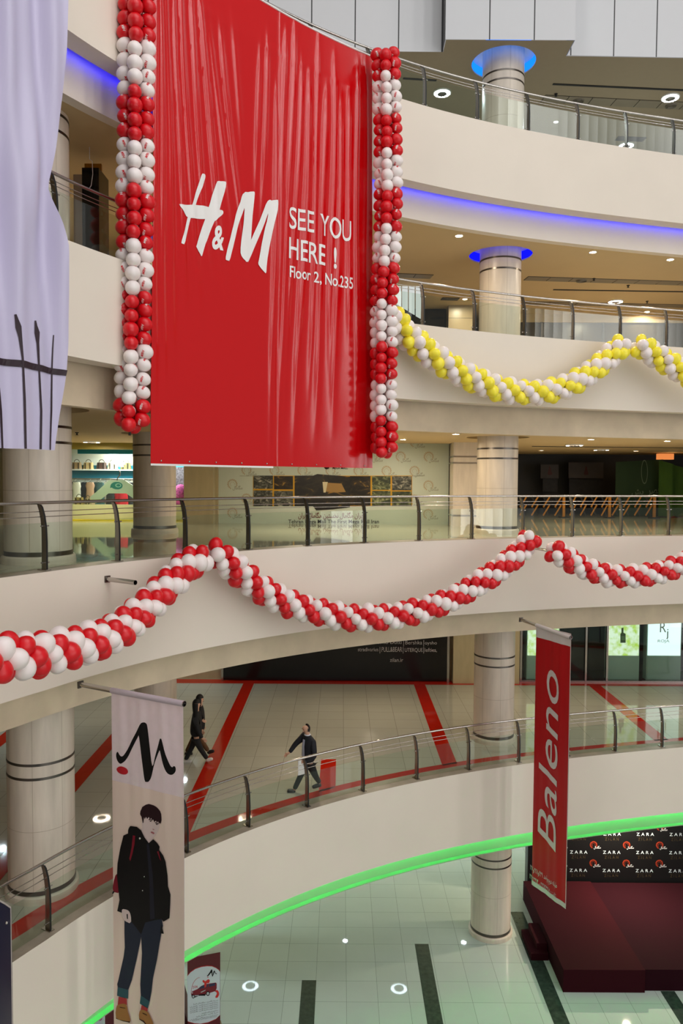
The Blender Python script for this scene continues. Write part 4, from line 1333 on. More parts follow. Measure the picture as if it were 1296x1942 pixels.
b = MB()
for iy in range(6):
    for ix in range(9):
        a = hx0 + .45 + ix * .92 + (.46 if iy % 2 else 0); z = FL[3] + .35 + iy * .47
        if a + .5 < hx1 and not (hx0 + 1.0 < a < hx1 - 1.35 and FL[3] + .15 < z < 0.15): gear(b, sfH, a, z, .17, .004, 0, 1)
b.build('logo_pattern', [M['hlogo'], M['hgrey']], t)
fr = lambda x0, y0, x1, y1: [(x0, y0), (x1, y0), (x1, y1), (x0, y1)]
b = MB(); put_poly(b, sfH, fr(480, 902, 782, 960), .006, 0); b.build('photo_frame', M['yellowline'], t)
for x0, y0, x1, y1, k in ((481, 902, 518, 927, 1), (481, 930, 517, 960, 1), (520, 903, 556, 928, 0), (520, 931, 556, 960, 1), (559, 902, 599, 960, 3), (664, 903, 703, 959, 0), (706, 903, 741, 929, 2), (706, 931, 741, 960, 2), (744, 903, 781, 930, 1), (744, 932, 781, 960, 2)):
    b = MB(); put_poly(b, sfH, fr(x0, y0, x1, y1), .009, 0); b.build('photo_print', PH[k], t)
b = MB(); put_poly(b, sfH, [(594, 902), (602, 899), (664, 904), (664, 962), (632, 966), (600, 968), (594, 960)], .012, 0)
b.build('photo_print', PH[3], t)
b = MB(); put_poly(b, sfH, [(614, 915), (648, 917), (656, 933), (640, 934), (614, 932)], .015, 0); put_poly(b, sfH, [(612, 914), (622, 914), (618, 934), (614, 934)], .016, 1); b.build('photo_print', [mat('lit_building_print', (150, 116, 62), .5), mat('lit_glass_print', (206, 196, 160), .5)], t)
b = MB(); put_poly(b, sfH, fr(455, 902.4, 802, 903.2), .005, 0); b.build('rule_line', M['hgrey'], t)
b = MB()
put_text_px(b, sfH, 'Tehran Mega Mall The First Mega Mall Iran', (547, 992.5), (719, 992.5), 7.0, .008, 0, bold=.012)
put_text_px(b, sfH, '\u0646\ufe8d\u0631\ufef3\ufe8d \ufedd\ufe8e\ufee3\ufe8e\ufb95\ufee3 \ufee6\ufef4\ufe98\ufeb4\ufea8\ufee7 \ufedd\ufe8e\ufee3\ufe8e\ufb95\ufee3 \u0646\ufe8d\ufeae\ufeec\ufe97', (566, 982), (692, 982), 8.8, .008, 1, bold=.016)
b.build('lettering', [M['darkink'], M['brownink']], t)
b = MB()
put_text_px(b, sfH, 'MEGA MALL', (631, 889.5), (660, 889.5), 4, .008, 2, bold=.02)
put_ellipse(b, sfH, 620, 886, 5, 4, .008, 2)
b.build('heading', [M['darkink'], M['brownink'], M['ink']], t)

# stone pilasters beside the hoarding and behind the column
def pilaster(x0, x1, y0, y1, L, mt, bands=()):
    b = MB(); b.box(x0, x1, y0, y1, FL[L], CE[L]); o = struct('pilaster', b, mt); BASE[o.name] = (0, 0, -EZ)
    for z in bands:
        b = MB(); b.box(x0 - .01, x1 + .01, y0 - .01, y1, z - .025, z + .025); b.build('steel_band', M['steel'], o)


q0, q1 = PY(349, 990, 24.4).x, PY(404, 990, 24.4).x
pilaster(q0, q1, 24.4, 25.4, 3, M['stone_dark']); pilaster(q1, hx0, 24.85, 25.4, 3, M['stone_dark'])
q0, q1 = PY(859, 990, 24.0).x, PY(915, 990, 24.0).x
pilaster(hx1, q0, 24.8, 25.4, 3, M['stone_dark']); pilaster(q0, q1, 24.0, 25.4, 3, M['stone'], (PY(880, 866, 24).z, PY(880, 878, 24).z, FL[3] + .35))
b = MB(); b.box(q1, q1 + .05, 24.4, 25.4, FL[3], CE[3]); struct('trim_jamb', b, M['wall_dark'])

# --- handbag shop
M['teal'] = mat('teal_wall_band', (10, 136, 166), .5)
M['shopwhite'] = mat('shop_white', (240, 236, 226), .5)
M['palegreen'] = mat('pale_green_panel', (196, 204, 158), .3)
M['limeline'] = mat('lime_edge', (214, 200, 20), .5)
YS = 25.9
sx0, sx1 = -11.0, PY(350, 990, 24.4).x
b = MB(); b.box(sx0, sx1, YS, YS + .25, FL[3], PY(190, 957, YS).z); struct('trim_shop_plinth', b, M['palegreen'])
b = MB(); b.box(sx0, sx1, YS - .12, YS - .01, FL[3], FL[3] + .05); struct('trim_shop_edge', b, M['limeline'])
b = MB(); b.box(sx0, sx1, YS + .05, YS + .3, PY(190, 852, YS).z, CE[3]); struct('trim_shop_header', b, mat('olive_header', (150, 136, 60), .5))
wall('wall_shop', [(sx0, 28.6), (-3.5, 28.6)], FL[3], CE[3], M['shopwhite'])
sfW = Plane((0, 28.55, 0), (1, 0, 0))
b = MB(); a0, a1 = sfW.px(120, 882)[1], sfW.px(120, 907)[1]; b.box(sx0, -3.5, 28.5, 28.58, a1, a0); struct('trim_teal_band', b, M['teal'])
b = MB(); a0, a1 = PY(200, 852, 26.6).z, PY(200, 861, 26.6).z; b.box(PY(149, 855, 26.6).x, -3.5, 26.5, 26.6, a1, a0); struct('trim_teal_pelmet', b, M['teal'])
lamp('AREA', 'shop_light', (-7.2, 27.3, 1.05), 260, (1, .96, .9), 3.0, target=(-7.2, 27.4, -5), size_y=1.6)
b = MB(); a1 = sfW.px(120, 889.5)[1]; b.box(sx0, -4.2, 28.2, 28.55, a1 - .05, a1); tag(b.build('wall_shelf', M['shopwhite']), 'long white shelf on the teal wall band carrying a row of handbags', 'shelf')
SHELF = a1
BAGS = [(146, 'tan', (178, 140, 96), 'tan handbag with dark straps at the left end of the shop shelf'), (168, 'beige', (206, 172, 118), 'beige rounded handbag, second on the shop shelf'), (193, 'brown', (84, 56, 46), 'dark brown handbag in the middle of the shop shelf'), (214, 'cream', (214, 196, 168), 'cream barrel bag, fourth on the shop shelf'), (239, 'olive', (128, 116, 70), 'olive box bag at the right end of the shop shelf')]


def handbag(P, w_, h_, d_, col, label, group):
    mt = mat('bag_leather', col, .4, var=.06)
    dk = mat('bag_strap', tuple(int(c * .4) for c in col), .5)
    t = thing('handbag', label, 'handbag', P, group)
    b = MB(); n = 20
    b.grid(lambda i, j: Vector((P.x + (w_ / 2) * (1 - .18 * j) * (abs(math.cos(2 * PI * i)) ** .5) * math.copysign(1, math.cos(2 * PI * i)), P.y + (d_ / 2) * (1 - .55 * j) * (abs(math.sin(2 * PI * i)) ** .6) * math.copysign(1, math.sin(2 * PI * i)), P.z + h_ * j)), n, 6)
    b.add([(P.x - w_ * .41, P.y - d_ * .2, P.z + h_), (P.x + w_ * .41, P.y - d_ * .2, P.z + h_), (P.x + w_ * .41, P.y + d_ * .2, P.z + h_), (P.x - w_ * .41, P.y + d_ * .2, P.z + h_)], [(0, 1, 2, 3)])
    b.build('body', mt, t)
    b = MB(); b.tube([Vector((P.x + w_ * .25 * math.cos(q), P.y, P.z + h_ + h_ * .42 * math.sin(q))) for q in [PI * k / 10 for k in range(11)]], .012, 6); b.build('handle', dk, t)
    for sx in (-.22, .22):
        b = MB(); b.box(P.x + w_ * sx - .02, P.x + w_ * sx + .02, P.y - d_ * .5, P.y - d_ * .38, P.z, P.z + h_ * .9); b.build('strap', dk, t)


for x, nm, c, lb in BAGS:
    P = PY(x, 889, 28.37); P.z = SHELF
    handbag(P, .40, .25, .2, c, lb, 'handbags on the shop shelf')
P = PY(150, 956, 26.05); P.z = PY(190, 957, YS).z
handbag(P, .34, .24, .2, (196, 160, 84), 'straw yellow handbag in the shop window beside the big hanger sign', 'handbags in the shop window')
P2 = P + Vector((.3, .02, 0)); handbag(P2, .22, .22, .12, (206, 178, 132), 'small sand coloured bag right of the straw yellow handbag', 'handbags in the shop window')
# clothes rail and garments
t = thing('clothes_rail', 'long steel clothes rail under the handbag shelf', 'clothes rail', PY(190, 908, 27.9))
zr = PY(190, 908, 27.9).z
b = MB(); b.tube([Vector((sx0 + 1, 27.9, zr)), Vector((-4.0, 27.9, zr))], .02, 8); b.build('bar', M['steel'], t)
for x in (-9.2, -6.6, -4.3):
    b = MB(); b.tube([Vector((x, 27.9, zr)), Vector((x, 28.5, zr))], .015, 6); b.build('arm', M['steel'], t)
GAR = [(139, (22, 22, 24), 'black dress at the left end of the rail'), (147, (226, 214, 196), 'cream blouse next to the black dress on the rail'), (160, (24, 28, 44), 'navy dress with a white tag on the rail'), (173, (196, 150, 120), 'peach dress right of the navy one on the rail'), (183, (40, 78, 84), 'teal patterned dress on the rail left of the hanger sign'),
       (192, (60, 90, 92), 'second teal dress on the rail behind the hanger sign'), (200, (210, 196, 184), 'pale garment seen behind the hanger sign'), (211, (26, 26, 26), 'black and white speckled dress under the hanger sign'), (222, (180, 20, 28), 'red garment under the hanger sign'), (236, (190, 24, 34), 'red and white top right of the hanger sign'), (246, (30, 26, 30), 'black garment at the right end of the rail')]
for i, (x, c, lb) in enumerate(GAR):
    p = PY(x, 908, 27.85); p.z = zr; p.y += -.13 if i % 2 else .05; h_ = .95 + .2 * ((i * 7) % 3); w_ = .165
    t = thing('hanging_garment', lb, 'garment', p, 'garments on the shop rail')
    b = MB(); b.tube([Vector((p.x, 27.9, zr + .022)), p + Vector((.01, 0, -.03)), p + Vector((.01, 0, -.06)), p + Vector((0, 0, -.1))], .006, 5); b.tube([p + Vector((-w_ * .7, 0, -.16)), p + Vector((0, 0, -.1)), p + Vector((w_ * .7, 0, -.16))], .008, 5); b.build('hanger', M['steel'], t)
    b = MB()
    b.grid(lambda u_, v_: Vector((p.x + math.cos(2 * PI * u_) * w_ * (.75 + .35 * v_ + (.25 if .05 < v_ < .25 else 0)) * (1 + .06 * math.sin(10 * PI * u_)), p.y + math.sin(2 * PI * u_) * .05, p.z - .13 - h_ * v_)), 20, 8)
    b.build('cloth', mat('garment_cloth', c, .8, var=.35 if i in (4, 5, 7) else .05, vscale=22), t)
# big hanger shaped sign in the window
sfG = Plane((0, 26.15, 0), (1, 0, 0)); c0 = crop(120, 820, 4.32)
t = thing('hanger_sign', 'giant pale clothes hanger shaped sign with a teal paisley in the shop window', 'sign', sfG.P(222, 957))
b = MB(); b.prism([sfG.P(x, y) for x, y in c0([(375, 393), (505, 393), (600, 455), (720, 580), (630, 580), (515, 500), (365, 500), (265, 580), (160, 580), (300, 462)])], (0, .08, 0)); b.build('hanger_board', mat('pale_sage_board', (206, 210, 186), .4), t)
b = MB(); b.tube([sfG.P(x, y, .0) for x, y in c0([(442, 393), (445, 375), (465, 350), (466, 325), (455, 312)])], .022, 8); b.build('hook', M['steel'], t)
b = MB(); put_poly(b, sfG, c0([(385, 455), (392, 425), (420, 407), (460, 408), (486, 428), (480, 455), (450, 467), (415, 462), (398, 452)]), .006, 0, 3); put_ellipse(b, sfG, *c0([(452, 434)])[0], 6, 4, .009, 1); put_ellipse(b, sfG, *c0([(452, 434)])[0], 3.6, 2.2, .012, 0); b.build('paisley_print', [mat('teal_print', (34, 122, 112), .5), mat('sage_print', (150, 190, 168), .5)], t)
# chandelier of beads
P = PY(227, 858, 27.2)
t = thing('bead_chandelier', 'round crystal bead chandelier sparkling in front of the teal band', 'chandelier', P)
b = MB(); b.tube([P, P + Vector((0, 0, CE[3] - P.z))], .008, 5); b.build('rod', M['steel'], t)
b = MB()
for k in range(6):
    r = .42 * (1 - .14 * k)
    for j in range(34 - 4 * k):
        q = 2 * PI * j / (34 - 4 * k)
        for m_ in range(3): b.sphere((P.x + r * math.cos(q), P.y + r * math.sin(q), P.z - .09 * k - .03 * m_), .016, n=6, k=4)
o = b.build('bead_strings', mat('crystal_beads', (236, 240, 244), .08, spec=1.0, emit=(255, 250, 240), estr=.35), t); o['kind'] = 'stuff'
b = MB(); sl = PY(335, 886, 27.0); b.sphere((sl.x + .1, 27.2, -.64), .30, .25, .42, n=14, k=10); b.lathe(sl.x + .1, 27.2, [(.16, FL[3]), (.12, FL[3] + .25), (.2, -.95)], 14); tag(b.build('flower_display', mat('magenta_flowers', (150, 60, 120), .8, var=.9, vscale=25)), 'magenta flower display in the narrow shop window beside the stone pilaster', 'flower display')
b = MB(); b.box(PY(333, 900, 27.6).x - .2, PY(352, 900, 27.6).x + .3, 27.5, 27.6, FL[3], PY(340, 886, 27.6).z); tag(b.build('goods_display', mat('colourful_goods', (120, 120, 130), .7, var=.9, vscale=14)), 'panel of colourful goods behind the flowers in the narrow shop window', 'display')
b = MB(); b.box(sx0, PY(258, 900, YS).x, YS + .02, YS + .035, PY(190, 957, YS).z, PY(190, 852, YS).z); tag(b.build('shop_window_pane', M['shopglass']), 'clear window pane of the handbag shop', 'window pane')

# --- dark hall at the right: shuttered shops, expanding barriers, green drape
M['darkprint'] = mat('unlit_grey_poster', (66, 60, 60), .6, var=.12, vscale=3)  # the hall's low light is put into these poster colours
M['darkphoto'] = mat('unlit_photo', (30, 28, 28), .6, var=.5, vscale=6)
for x0, y0, x1, y1, lb in ((1026, 881, 1060, 907, 'unlit grey poster with a red drop emblem, left one in the dark hall'), (1079, 877, 1145, 907, 'wide unlit grey poster with a red drop emblem in the dark hall')):
    sf = Plane((0, 33.5, 0), (1, 0, 0)); P = sf.P((x0 + x1) / 2, y1)
    t = thing('wall_poster', lb, 'poster', P)
    b = MB(); b.prism([sf.P(x, y) for x, y in fr(x0, y0, x1, y1)], (0, .03, 0)); b.build('sheet', M['darkprint'], t)
    xm = x0 + (x1 - x0) * .5
    b = MB(); put_poly(b, sf, [(xm - 4, 900), (xm - 2, 890), (xm, 883), (xm + 3, 893), (xm + 4, 900)], .006, 0, 2); b.build('emblem', mat('dim_red_print', (70, 30, 30), .6), t)
for x0, y0, x1, y1, lb in ((1030, 908, 1058, 932, 'dim photo panel under the left unlit poster'), (1080, 908, 1144, 940, 'dim photo panel under the wide unlit poster'), (1032, 936, 1060, 962, 'low grey panel behind the left part of the yellow barrier')):
    sf = Plane((0, 33.7, 0), (1, 0, 0)); b = MB(); b.prism([sf.P(x, y) for x, y in fr(x0, y0, x1, y1)], (0, .03, 0)); tag(b.build('wall_panel', M['darkphoto']), lb, 'panel')
M['barrier'] = mat('yellow_barrier_paint', (190, 124, 18), .4)
M['barrier_dk'] = mat('black_barrier_paint', (30, 26, 22), .5)
YB = 30.2
sfR = Plane((0, YB, 0), (1, 0, 0))
for xs, lb in (((982, 1070), 'yellow expanding barrier nearest the column'), ((1077, 1157), 'yellow expanding barrier in the middle of the dark hall'), ((1157, 1242), 'yellow expanding barrier in front of the green drape')):
    a0, z1 = sfR.px(xs[0], 941); a1, _ = sfR.px(xs[1], 941)
    t = thing('expanding_barrier', lb, 'barrier', (a1, YB, FL[3]), 'expanding barriers in the dark hall')
    b = MB(); n = 4; ww = (a1 - a0) / n
    for k in range(n):
        for dz in (0, -.55):
            b.obox(Vector((a0 + ww * (k + .5), YB - .02, z1 - .22 + dz * .6)), Vector((ww * .55, 0, .42)) * .5, Vector((.02, 0, -.02)), (0, .01, 0))
    b.build('yellow_slats', M['barrier'], t)
    b = MB()
    for k in range(n):
        for dz in (0, -.55):
            b.obox(Vector((a0 + ww * (k + .5), YB + .02, z1 - .22 + dz * .6)), Vector((ww * .55, 0, -.42)) * .5, Vector((.02, 0, .02)), (0, .01, 0))
    b.build('black_slats', M['barrier_dk'], t)
    b = MB(); b.box(a1 - .05, a1 + .05, YB - .04, YB + .04, FL[3] + .04, z1); b.build('post', M['barrier'], t)
    b = MB(); b.box(a1 - .16, a1 + .16, YB - .2, YB + .2, FL[3], FL[3] + .04); b.build('foot', M['barrier_dk'], t)
M['drape'] = mat('green_drape_cloth', (58, 92, 14), .8, var=.1, vscale=2)
M['drape_dk'] = mat('dark_green_banner_cloth', (28, 52, 18), .8)
sf = Cloth((0, 31.2, 0), (1, 0, 0), lambda a, z: .10 * math.sin(a * 9 + .3 * z) + .04 * math.sin(a * 21))
a0 = sf.px(1252, 900)[0]; zt_ = sf.px(1255, 873)[1]
t = thing('green_drape', 'bright green folded drape at the right edge of the dark hall', 'drape', (a0 + 1, 31.2, FL[3]))
b = MB(); b.grid(lambda i, j: sf.pos(a0 + 4.5 * i, FL[3] + .03 + (zt_ - FL[3] - (.45 * min(1, i * 3)) - .03) * j), 60, 12); b.build('cloth', M['drape'], t)
sf2 = Cloth((0, 31.6, 0), (1, 0, 0), lambda a, z: .03 * math.sin(a * 5))
b0_, b1_ = sf2.px(1168, 900)[0], sf2.px(1258, 900)[0]
t = thing('green_banner', 'dark green cloth banner with a pale oval emblem, left of the bright drape', 'banner', ((b0_ + b1_) / 2, 31.6, FL[3]))
b = MB(); b.grid(lambda i, j: sf2.pos(b0_ + (b1_ - b0_) * i, FL[3] + .01 + (.78 + .12 * i - FL[3] - .01) * j), 20, 8); b.build('cloth', M['drape_dk'], t)
b = MB()
for k in range(20):
    q, q2 = 2 * PI * k / 20, 2 * PI * (k + 1) / 20; x, y = 1222, 895
    put_poly(b, sf2, [(x + 6 * math.cos(q), y + 23 * math.sin(q)), (x + 5 * math.cos(q), y + 21 * math.sin(q)), (x + 5 * math.cos(q2), y + 21 * math.sin(q2)), (x + 6 * math.cos(q2), y + 23 * math.sin(q2))], .05, 0)
put_text_px(b, sf2, '\ufeae\ufebc\ufed7', (1228, 937), (1252, 935), 14, .05, 0, bold=.01); put_text_px(b, sf2, '\ufeb6\ufef3', (1198, 938), (1220, 937), 10, .05, 0, bold=.01)
b.build('emblem', mat('pale_green_print', (96, 110, 84), .6), t)
b = MB(); q = PY(1267, 866, 32.0); b.box(q.x - .4, q.x + .22, 31.9, 32.2, q.z - .12, q.z + .12); tag(b.build('wall_lamp', emis('orange_glow', (255, 150, 80), .9)), 'small orange lit box on the wall above the green drape', 'lamp')  # beam glows to stand in for the orange light on it
lamp('POINT', 'amber_glow', (q.x, 31.6, .8), 6, (1, .6, .25), .1)

# ---------------------------------------------------------------- second storey from the top: kiosk, far shopfront
t = thing('display_kiosk', 'tall black and beige kiosk beside the left column on the second balcony', 'kiosk', (-4.95, 14.9, FL[4]))
x0, x1, x2 = PY(139, 400, 14.6).x, PY(156, 400, 14.6).x, PY(188, 400, 14.6).x
b = MB(); b.box(x1, x2, 14.6, 15.2, FL[4], PY(170, 318, 14.6).z); b.build('black_front', mat('gloss_black', (14, 13, 13), .12), t)
b = MB(); b.box(x0, x1, 14.62, 15.2, FL[4], PY(150, 330, 14.6).z); b.build('beige_side', mat('kiosk_beige', (150, 128, 106), .5), t)
b = MB(); b.box(x1, x2, 14.75, 14.8, PY(170, 318, 14.6).z, PY(170, 304, 14.6).z); b.build('brass_strip', mat('brass', (170, 120, 40), .3, metal=.8), t)
b = MB(); b.tube([Vector((PY(170, 302, 14.5).x, 14.5, CE[4]))] + [PY(x, y, 14.5) for x, y in ((170, 302), (175, 306), (176, 330), (173, 352), (169, 358))], .008, 6); tag(b.build('hanging_wire', M['white']), 'white wire dangling in front of the black kiosk', 'wire')
YD = 28.6
b = MB(); b.quad((5.3, YD, FL[4]), (24, YD, FL[4]), (24, YD, CE[4] - .28), (5.3, YD, CE[4] - .28)); struct('window_1', b, mat('dark_shop_glazing', (74, 64, 50), .25))  # glazing coloured brown to stand in for the dim ceiling farther back
b = MB(); b.box(5.3, 24, YD - .1, YD + .1, CE[4] - .30, CE[4]); struct('trim_header', b, M['ceiling'])
b = MB()
for x in (7.4, 9.7, 12.0, 14.3): b.box(x - .04, x + .04, YD - .06, YD, FL[4], CE[4] - .3)
struct('trim_mullions', b, M['steel_dark'])
q0, q1 = PY(851, 600, 27.2).x, PY(900, 600, 27.2).x
b = MB(); b.box(q0, q1, 27.2, 28.5, FL[4], CE[4]); struct('pilaster', b, tile_mat('pilaster_tiles', (168, 150, 122), (110, 98, 80), 3.0, 0, 16.1, .3, axes=('X', 'Z'), size2=.5, lw=.012))
b = MB(); b.quad((1.2, 27.8, FL[4]), (q0, 27.8, FL[4]), (q0, 27.8, CE[4]), (1.2, 27.8, CE[4])); struct('window_2', b, mat('dark_glazing', (26, 28, 26), .08))
q = PY(773, 580, 24.6)
t = thing('louvre_screen', 'bright white slatted panel seen beside the right balloon column on the second balcony', 'screen', (q.x, 24.6, q.z))
for k in range(4):
    p = [PY(750 + 13 * k + dx, yy, 24.6) for dx, yy in ((0, 545), (11, 545), (11, 581 + 8 * k), (0, 575 + 8 * k))]
    p[0].z = p[1].z = CE[4]
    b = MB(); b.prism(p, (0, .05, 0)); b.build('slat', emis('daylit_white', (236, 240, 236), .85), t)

# ---------------------------------------------------------------- lower storey: black hoarding, showcases
YK = 27.2
sfK = Plane((0, YK, 0), (1, 0, 0))
kx0, kx1 = PY(424, 1270, YK).x, PY(848, 1270, YK).x
t = thing('black_hoarding', 'large glossy black hoarding with rows of white brand lettering behind the red striped floor', 'hoarding', ((kx0 + kx1) / 2, YK, FL[2]))
b = MB(); b.box(kx0, kx1, YK, YK + .05, FL[2] + .03, CE[2]); b.build('board', mat('glossy_black_vinyl', (9, 8, 10), .2, bump=.15, bscale=2), t)
b = MB(); b.box(kx0 - .08, kx0, YK - .03, YK + .05, FL[2], CE[2]); b.box(kx1, kx1 + .08, YK - .03, YK + .05, FL[2], CE[2]); b.build('frame', M['steel'], t)
b = MB()
for s_, x0, x1, y, h in (('Bershka', 769, 801, 1222, 7), ('|', 765.5, 766.3, 1223, 9), ('|', 803.5, 804.3, 1223, 9), ('oysho', 806, 829, 1222, 6), ('Massimo Dutti', 700, 762, 1221, 6), ('stradivarius', 679, 718, 1235, 7), ('|', 720.5, 721.3, 1236, 9), ('PULL&BEAR', 724, 763, 1236, 9), ('|', 764.5, 765.3, 1236, 9), ('UTERQUE', 768, 802, 1236, 7), ('|', 803.5, 804.3, 1236, 9), ('lefties,', 806, 829, 1236, 7), ('zilan.ir', 740, 765, 1255, 7)):
    put_text_px(b, sfK, s_, (x0, y), (x1, y), h, .008, 0)
b.build('lettering', mat('grey_white_print', (176, 172, 172), .5), t)

YG = 27.3
gx0 = PY(985, 1270, YG).x
sfS = Plane((0, YG, 0), (1, 0, 0))
b = MB(); b.quad((gx0 - .3, 28.9, FL[2]), (20, 28.9, FL[2]), (20, 28.9, CE[2]), (gx0 - .3, 28.9, CE[2])); struct('wall_shop', b, M['wall_dark'])
wall('wall_shop', [(gx0, YG + .05), (gx0, 28.9)], FL[2], CE[2], M['wall_dark'])
b = MB(); b.quad((gx0, YG + .03, FL[2] + .01), (20, YG + .03, FL[2] + .01), (20, 28.9, FL[2] + .01), (gx0, 28.9, FL[2] + .01)); struct('floor_shop', b, M['wall_dark'])
b = MB(); b.box(gx0, 20, YG - .04, YG + .06, FL[2], FL[2] + .06); struct('trim_shopfront_rail', b, M['steel'])
for x, lb in ((988, 'steel mullion of the dark shopfront beside the column'), (1111, 'left steel door post of the dark shopfront'), (1151, 'steel mullion at the left of the yellow green showcase')):
    q = PY(x, 1270, YG).x; b = MB(); b.box(q - .035, q + .035, YG - .05, YG + .05, FL[2], CE[2]); tag(b.build('shopfront_mullion', M['steel']), lb, 'mullion')
for x0, x1, lb in ((988, 1109, 'dark shop window pane behind the narrow red banner'), (1113, 1149, 'glass shop door between two steel posts'), (1153, 1330, 'shop window pane in front of the two lit showcases')):
    q0, q1 = PY(x0, 1270, YG).x + .04, PY(x1, 1270, YG).x - .02
    b = MB(); b.box(q0, q1, YG - .006, YG + .006, FL[2] + .06, CE[2]); tag(b.build('shop_window_pane', M['shopglass']), lb, 'window pane')


def leafy(name, strength):
    mt = bpy.data.materials.new(name); mt.use_nodes = True; nt = mt.node_tree; nt.nodes.clear()
    N = nt.nodes.new; L = nt.links.new
    g = N('ShaderNodeNewGeometry'); n = N('ShaderNodeTexNoise'); n.inputs['Scale'].default_value = 5; n.inputs['Detail'].default_value = 6; L(g.outputs['Position'], n.inputs['Vector'])
    r = N('ShaderNodeValToRGB'); L(n.outputs['Fac'], r.inputs[0]); r.color_ramp.elements[0].position = .35; r.color_ramp.elements[0].color = s2l(196, 224, 96); r.color_ramp.elements[1].position = .58; r.color_ramp.elements[1].color = s2l(246, 255, 226)
    e = N('ShaderNodeEmission'); e.inputs[1].default_value = strength; o = N('ShaderNodeOutputMaterial'); L(r.outputs[0], e.inputs[0]); L(e.outputs[0], o.inputs[0]); return mt


M['frost'] = mat('frosted_panel', (188, 208, 196), .35)
M['boxleaf'] = leafy('backlit_leaf_print', 1.25)
M['boxwhite'] = emis('backlit_white', (236, 255, 252), 1.7)
YL = 27.55
sfX = Plane((0, YL, 0), (1, 0, 0))
for x0, x1, mt, lb in ((1001, 1060, 'boxleaf', 'lit leaf print showcase half hidden behind the narrow red banner'), (1155, 1212, 'boxleaf', 'lit yellow green leaf print showcase with a perfume bottle picture'), (1229, 1291, 'boxwhite', 'bright white lit showcase with a thin monogram and name')):
    q0, q1 = sfX.px(x0, 1240)[0], sfX.px(x1, 1240)[0]; zm = sfX.px(x0, 1243)[1]
    t = thing('lit_showcase', lb, 'light box', ((q0 + q1) / 2, YL, FL[2]), 'lit showcases in the shopfront')
    b = MB(); b.box(q0 - .03, q1 + .03, YL + .02, YL + .35, FL[2] + .02, CE[2] - .02); b.build('cabinet', M['frost'], t)
    b = MB(); b.box(q0, q1, YL, YL + .02, zm, CE[2] - .03); b.build('lit_panel', M[mt], t)
    b = MB(); b.box(q0, q1, YL, YL + .02, FL[2] + .06, zm - .01); b.build('frosted_panel', M['frost'], t)
    b = MB()
    if x0 == 1155:
        put_poly(b, sfX, [(1177, 1219), (1177, 1202), (1179, 1200), (1179, 1191), (1183, 1190), (1183, 1200), (1187, 1202), (1187, 1219)], .006, 0)
        b.build('bottle_print', mat('bottle_print', (110, 128, 84), .5), t)
        b = MB(); put_poly(b, sfX, fr(1178.5, 1206, 1185.5, 1214), .009, 0); b.build('bottle_label', mat('bottle_label_print', (150, 180, 120), .5), t)
    if x0 == 1229:
        for tx, bl, br, h in (('R', (1252, 1199), (1264, 1199), 19), ('j', (1264, 1207), (1268, 1207), 15), ('ROJA', (1248, 1218), (1270, 1218), 5)):
            put_text_px(b, sfX, tx, bl, br, h, .006, 0)
        b.build('monogram', mat('gold_grey_print', (206, 204, 188), .5), t)
q0 = PY(859, 1270, 27.1).x
b = MB(); b.box(q0, gx0 - .06, 27.0, 27.5, FL[2], CE[2]); struct('pilaster', b, M['stone_dark'])

# ---------------------------------------------------------------- ground floor: stage, backdrop, stands
M['carpet'] = mat('burgundy_carpet', (46, 9, 16), .95, var=.06, vscale=30, spec=.1)
M['carpet2'] = mat('dark_burgundy_carpet', (36, 7, 15), .95, var=.06, vscale=30, spec=.1)
zst = PY(1067, 1839, 18.62).z
t = thing('stage_platform', 'low stage covered in burgundy carpet in front of the black logo backdrop', 'stage', (8, 20.6, FL[1]))
b = MB(); b.box(5.66, 7.72, 18.62, 22.85, FL[1] + .002, zst); b.build('catwalk', M['carpet'], t)
b = MB(); b.box(7.72, 14.5, 18.70, 22.85, FL[1] + .002, zst - .035); b.build('main_deck', M['carpet2'], t)
t = thing('stage_steps', 'two burgundy carpeted steps at the left side of the stage', 'steps', (5.4, 20.4, FL[1]))
b = MB(); b.box(5.17, 5.64, 19.88, 21.0, FL[1] + .002, FL[1] + .19); b.build('lower_step', M['carpet'], t)
b = MB(); b.box(5.36, 5.64, 20.05, 21.0, FL[1] + .19, FL[1] + .37); b.build('upper_step', M['carpet'], t)
YZ = 22.95
sfZ = Plane((0, YZ, 0), (1, 0, 0))
zx0 = sfZ.px(1003, 1690)[0]
t = thing('logo_backdrop', 'black step and repeat backdrop with small white and gold logos behind the stage', 'backdrop', (10, YZ, zst))
b = MB(); b.box(zx0, 14.5, YZ, YZ + .08, FL[1] + .3, -9.75); b.build('black_board', mat('black_backdrop_vinyl', (7, 7, 8), .45), t)
b = MB(); b.box(zx0 - .05, zx0, YZ - .03, YZ + .3, FL[1], -9.75); b.build('side_frame', M['black'], t)
b = MB()
xs0, z0 = sfZ.px(1098, 1616); dx = sfZ.px(1160.7, 1616)[0] - xs0; dz = sfZ.px(1160, 1650.5)[1] - sfZ.px(1160, 1616)[1]
w1 = dx * .53
for iy in range(-3, 3):
    for ix in range(-2, 8):
        a, z = xs0 + ix * dx, z0 + iy * dz
        if a - w1 / 2 < zx0 + .03 or z - .1 < zst: continue
        put_text_ab(b, sfZ, 'Z A R A', a - w1 / 2, z - .045, .095, .006, 0, w=w1)
        b.add([sfZ.pos(a - w1 * .48, z - .085, .006), sfZ.pos(a + w1 * .48, z - .085, .006), sfZ.pos(a + w1 * .48, z - .09, .006), sfZ.pos(a - w1 * .48, z - .09, .006)], [(0, 1, 2, 3)], 1)
        put_text_ab(b, sfZ, 'Z I L A N', a - w1 * .40, z - .20, .085, .006, 1, w=w1 * .78)
b.build('brand_lettering', [mat('white_blue_print', (196, 212, 222), .5), mat('dull_gold_print', (62, 52, 34), .5)], t)
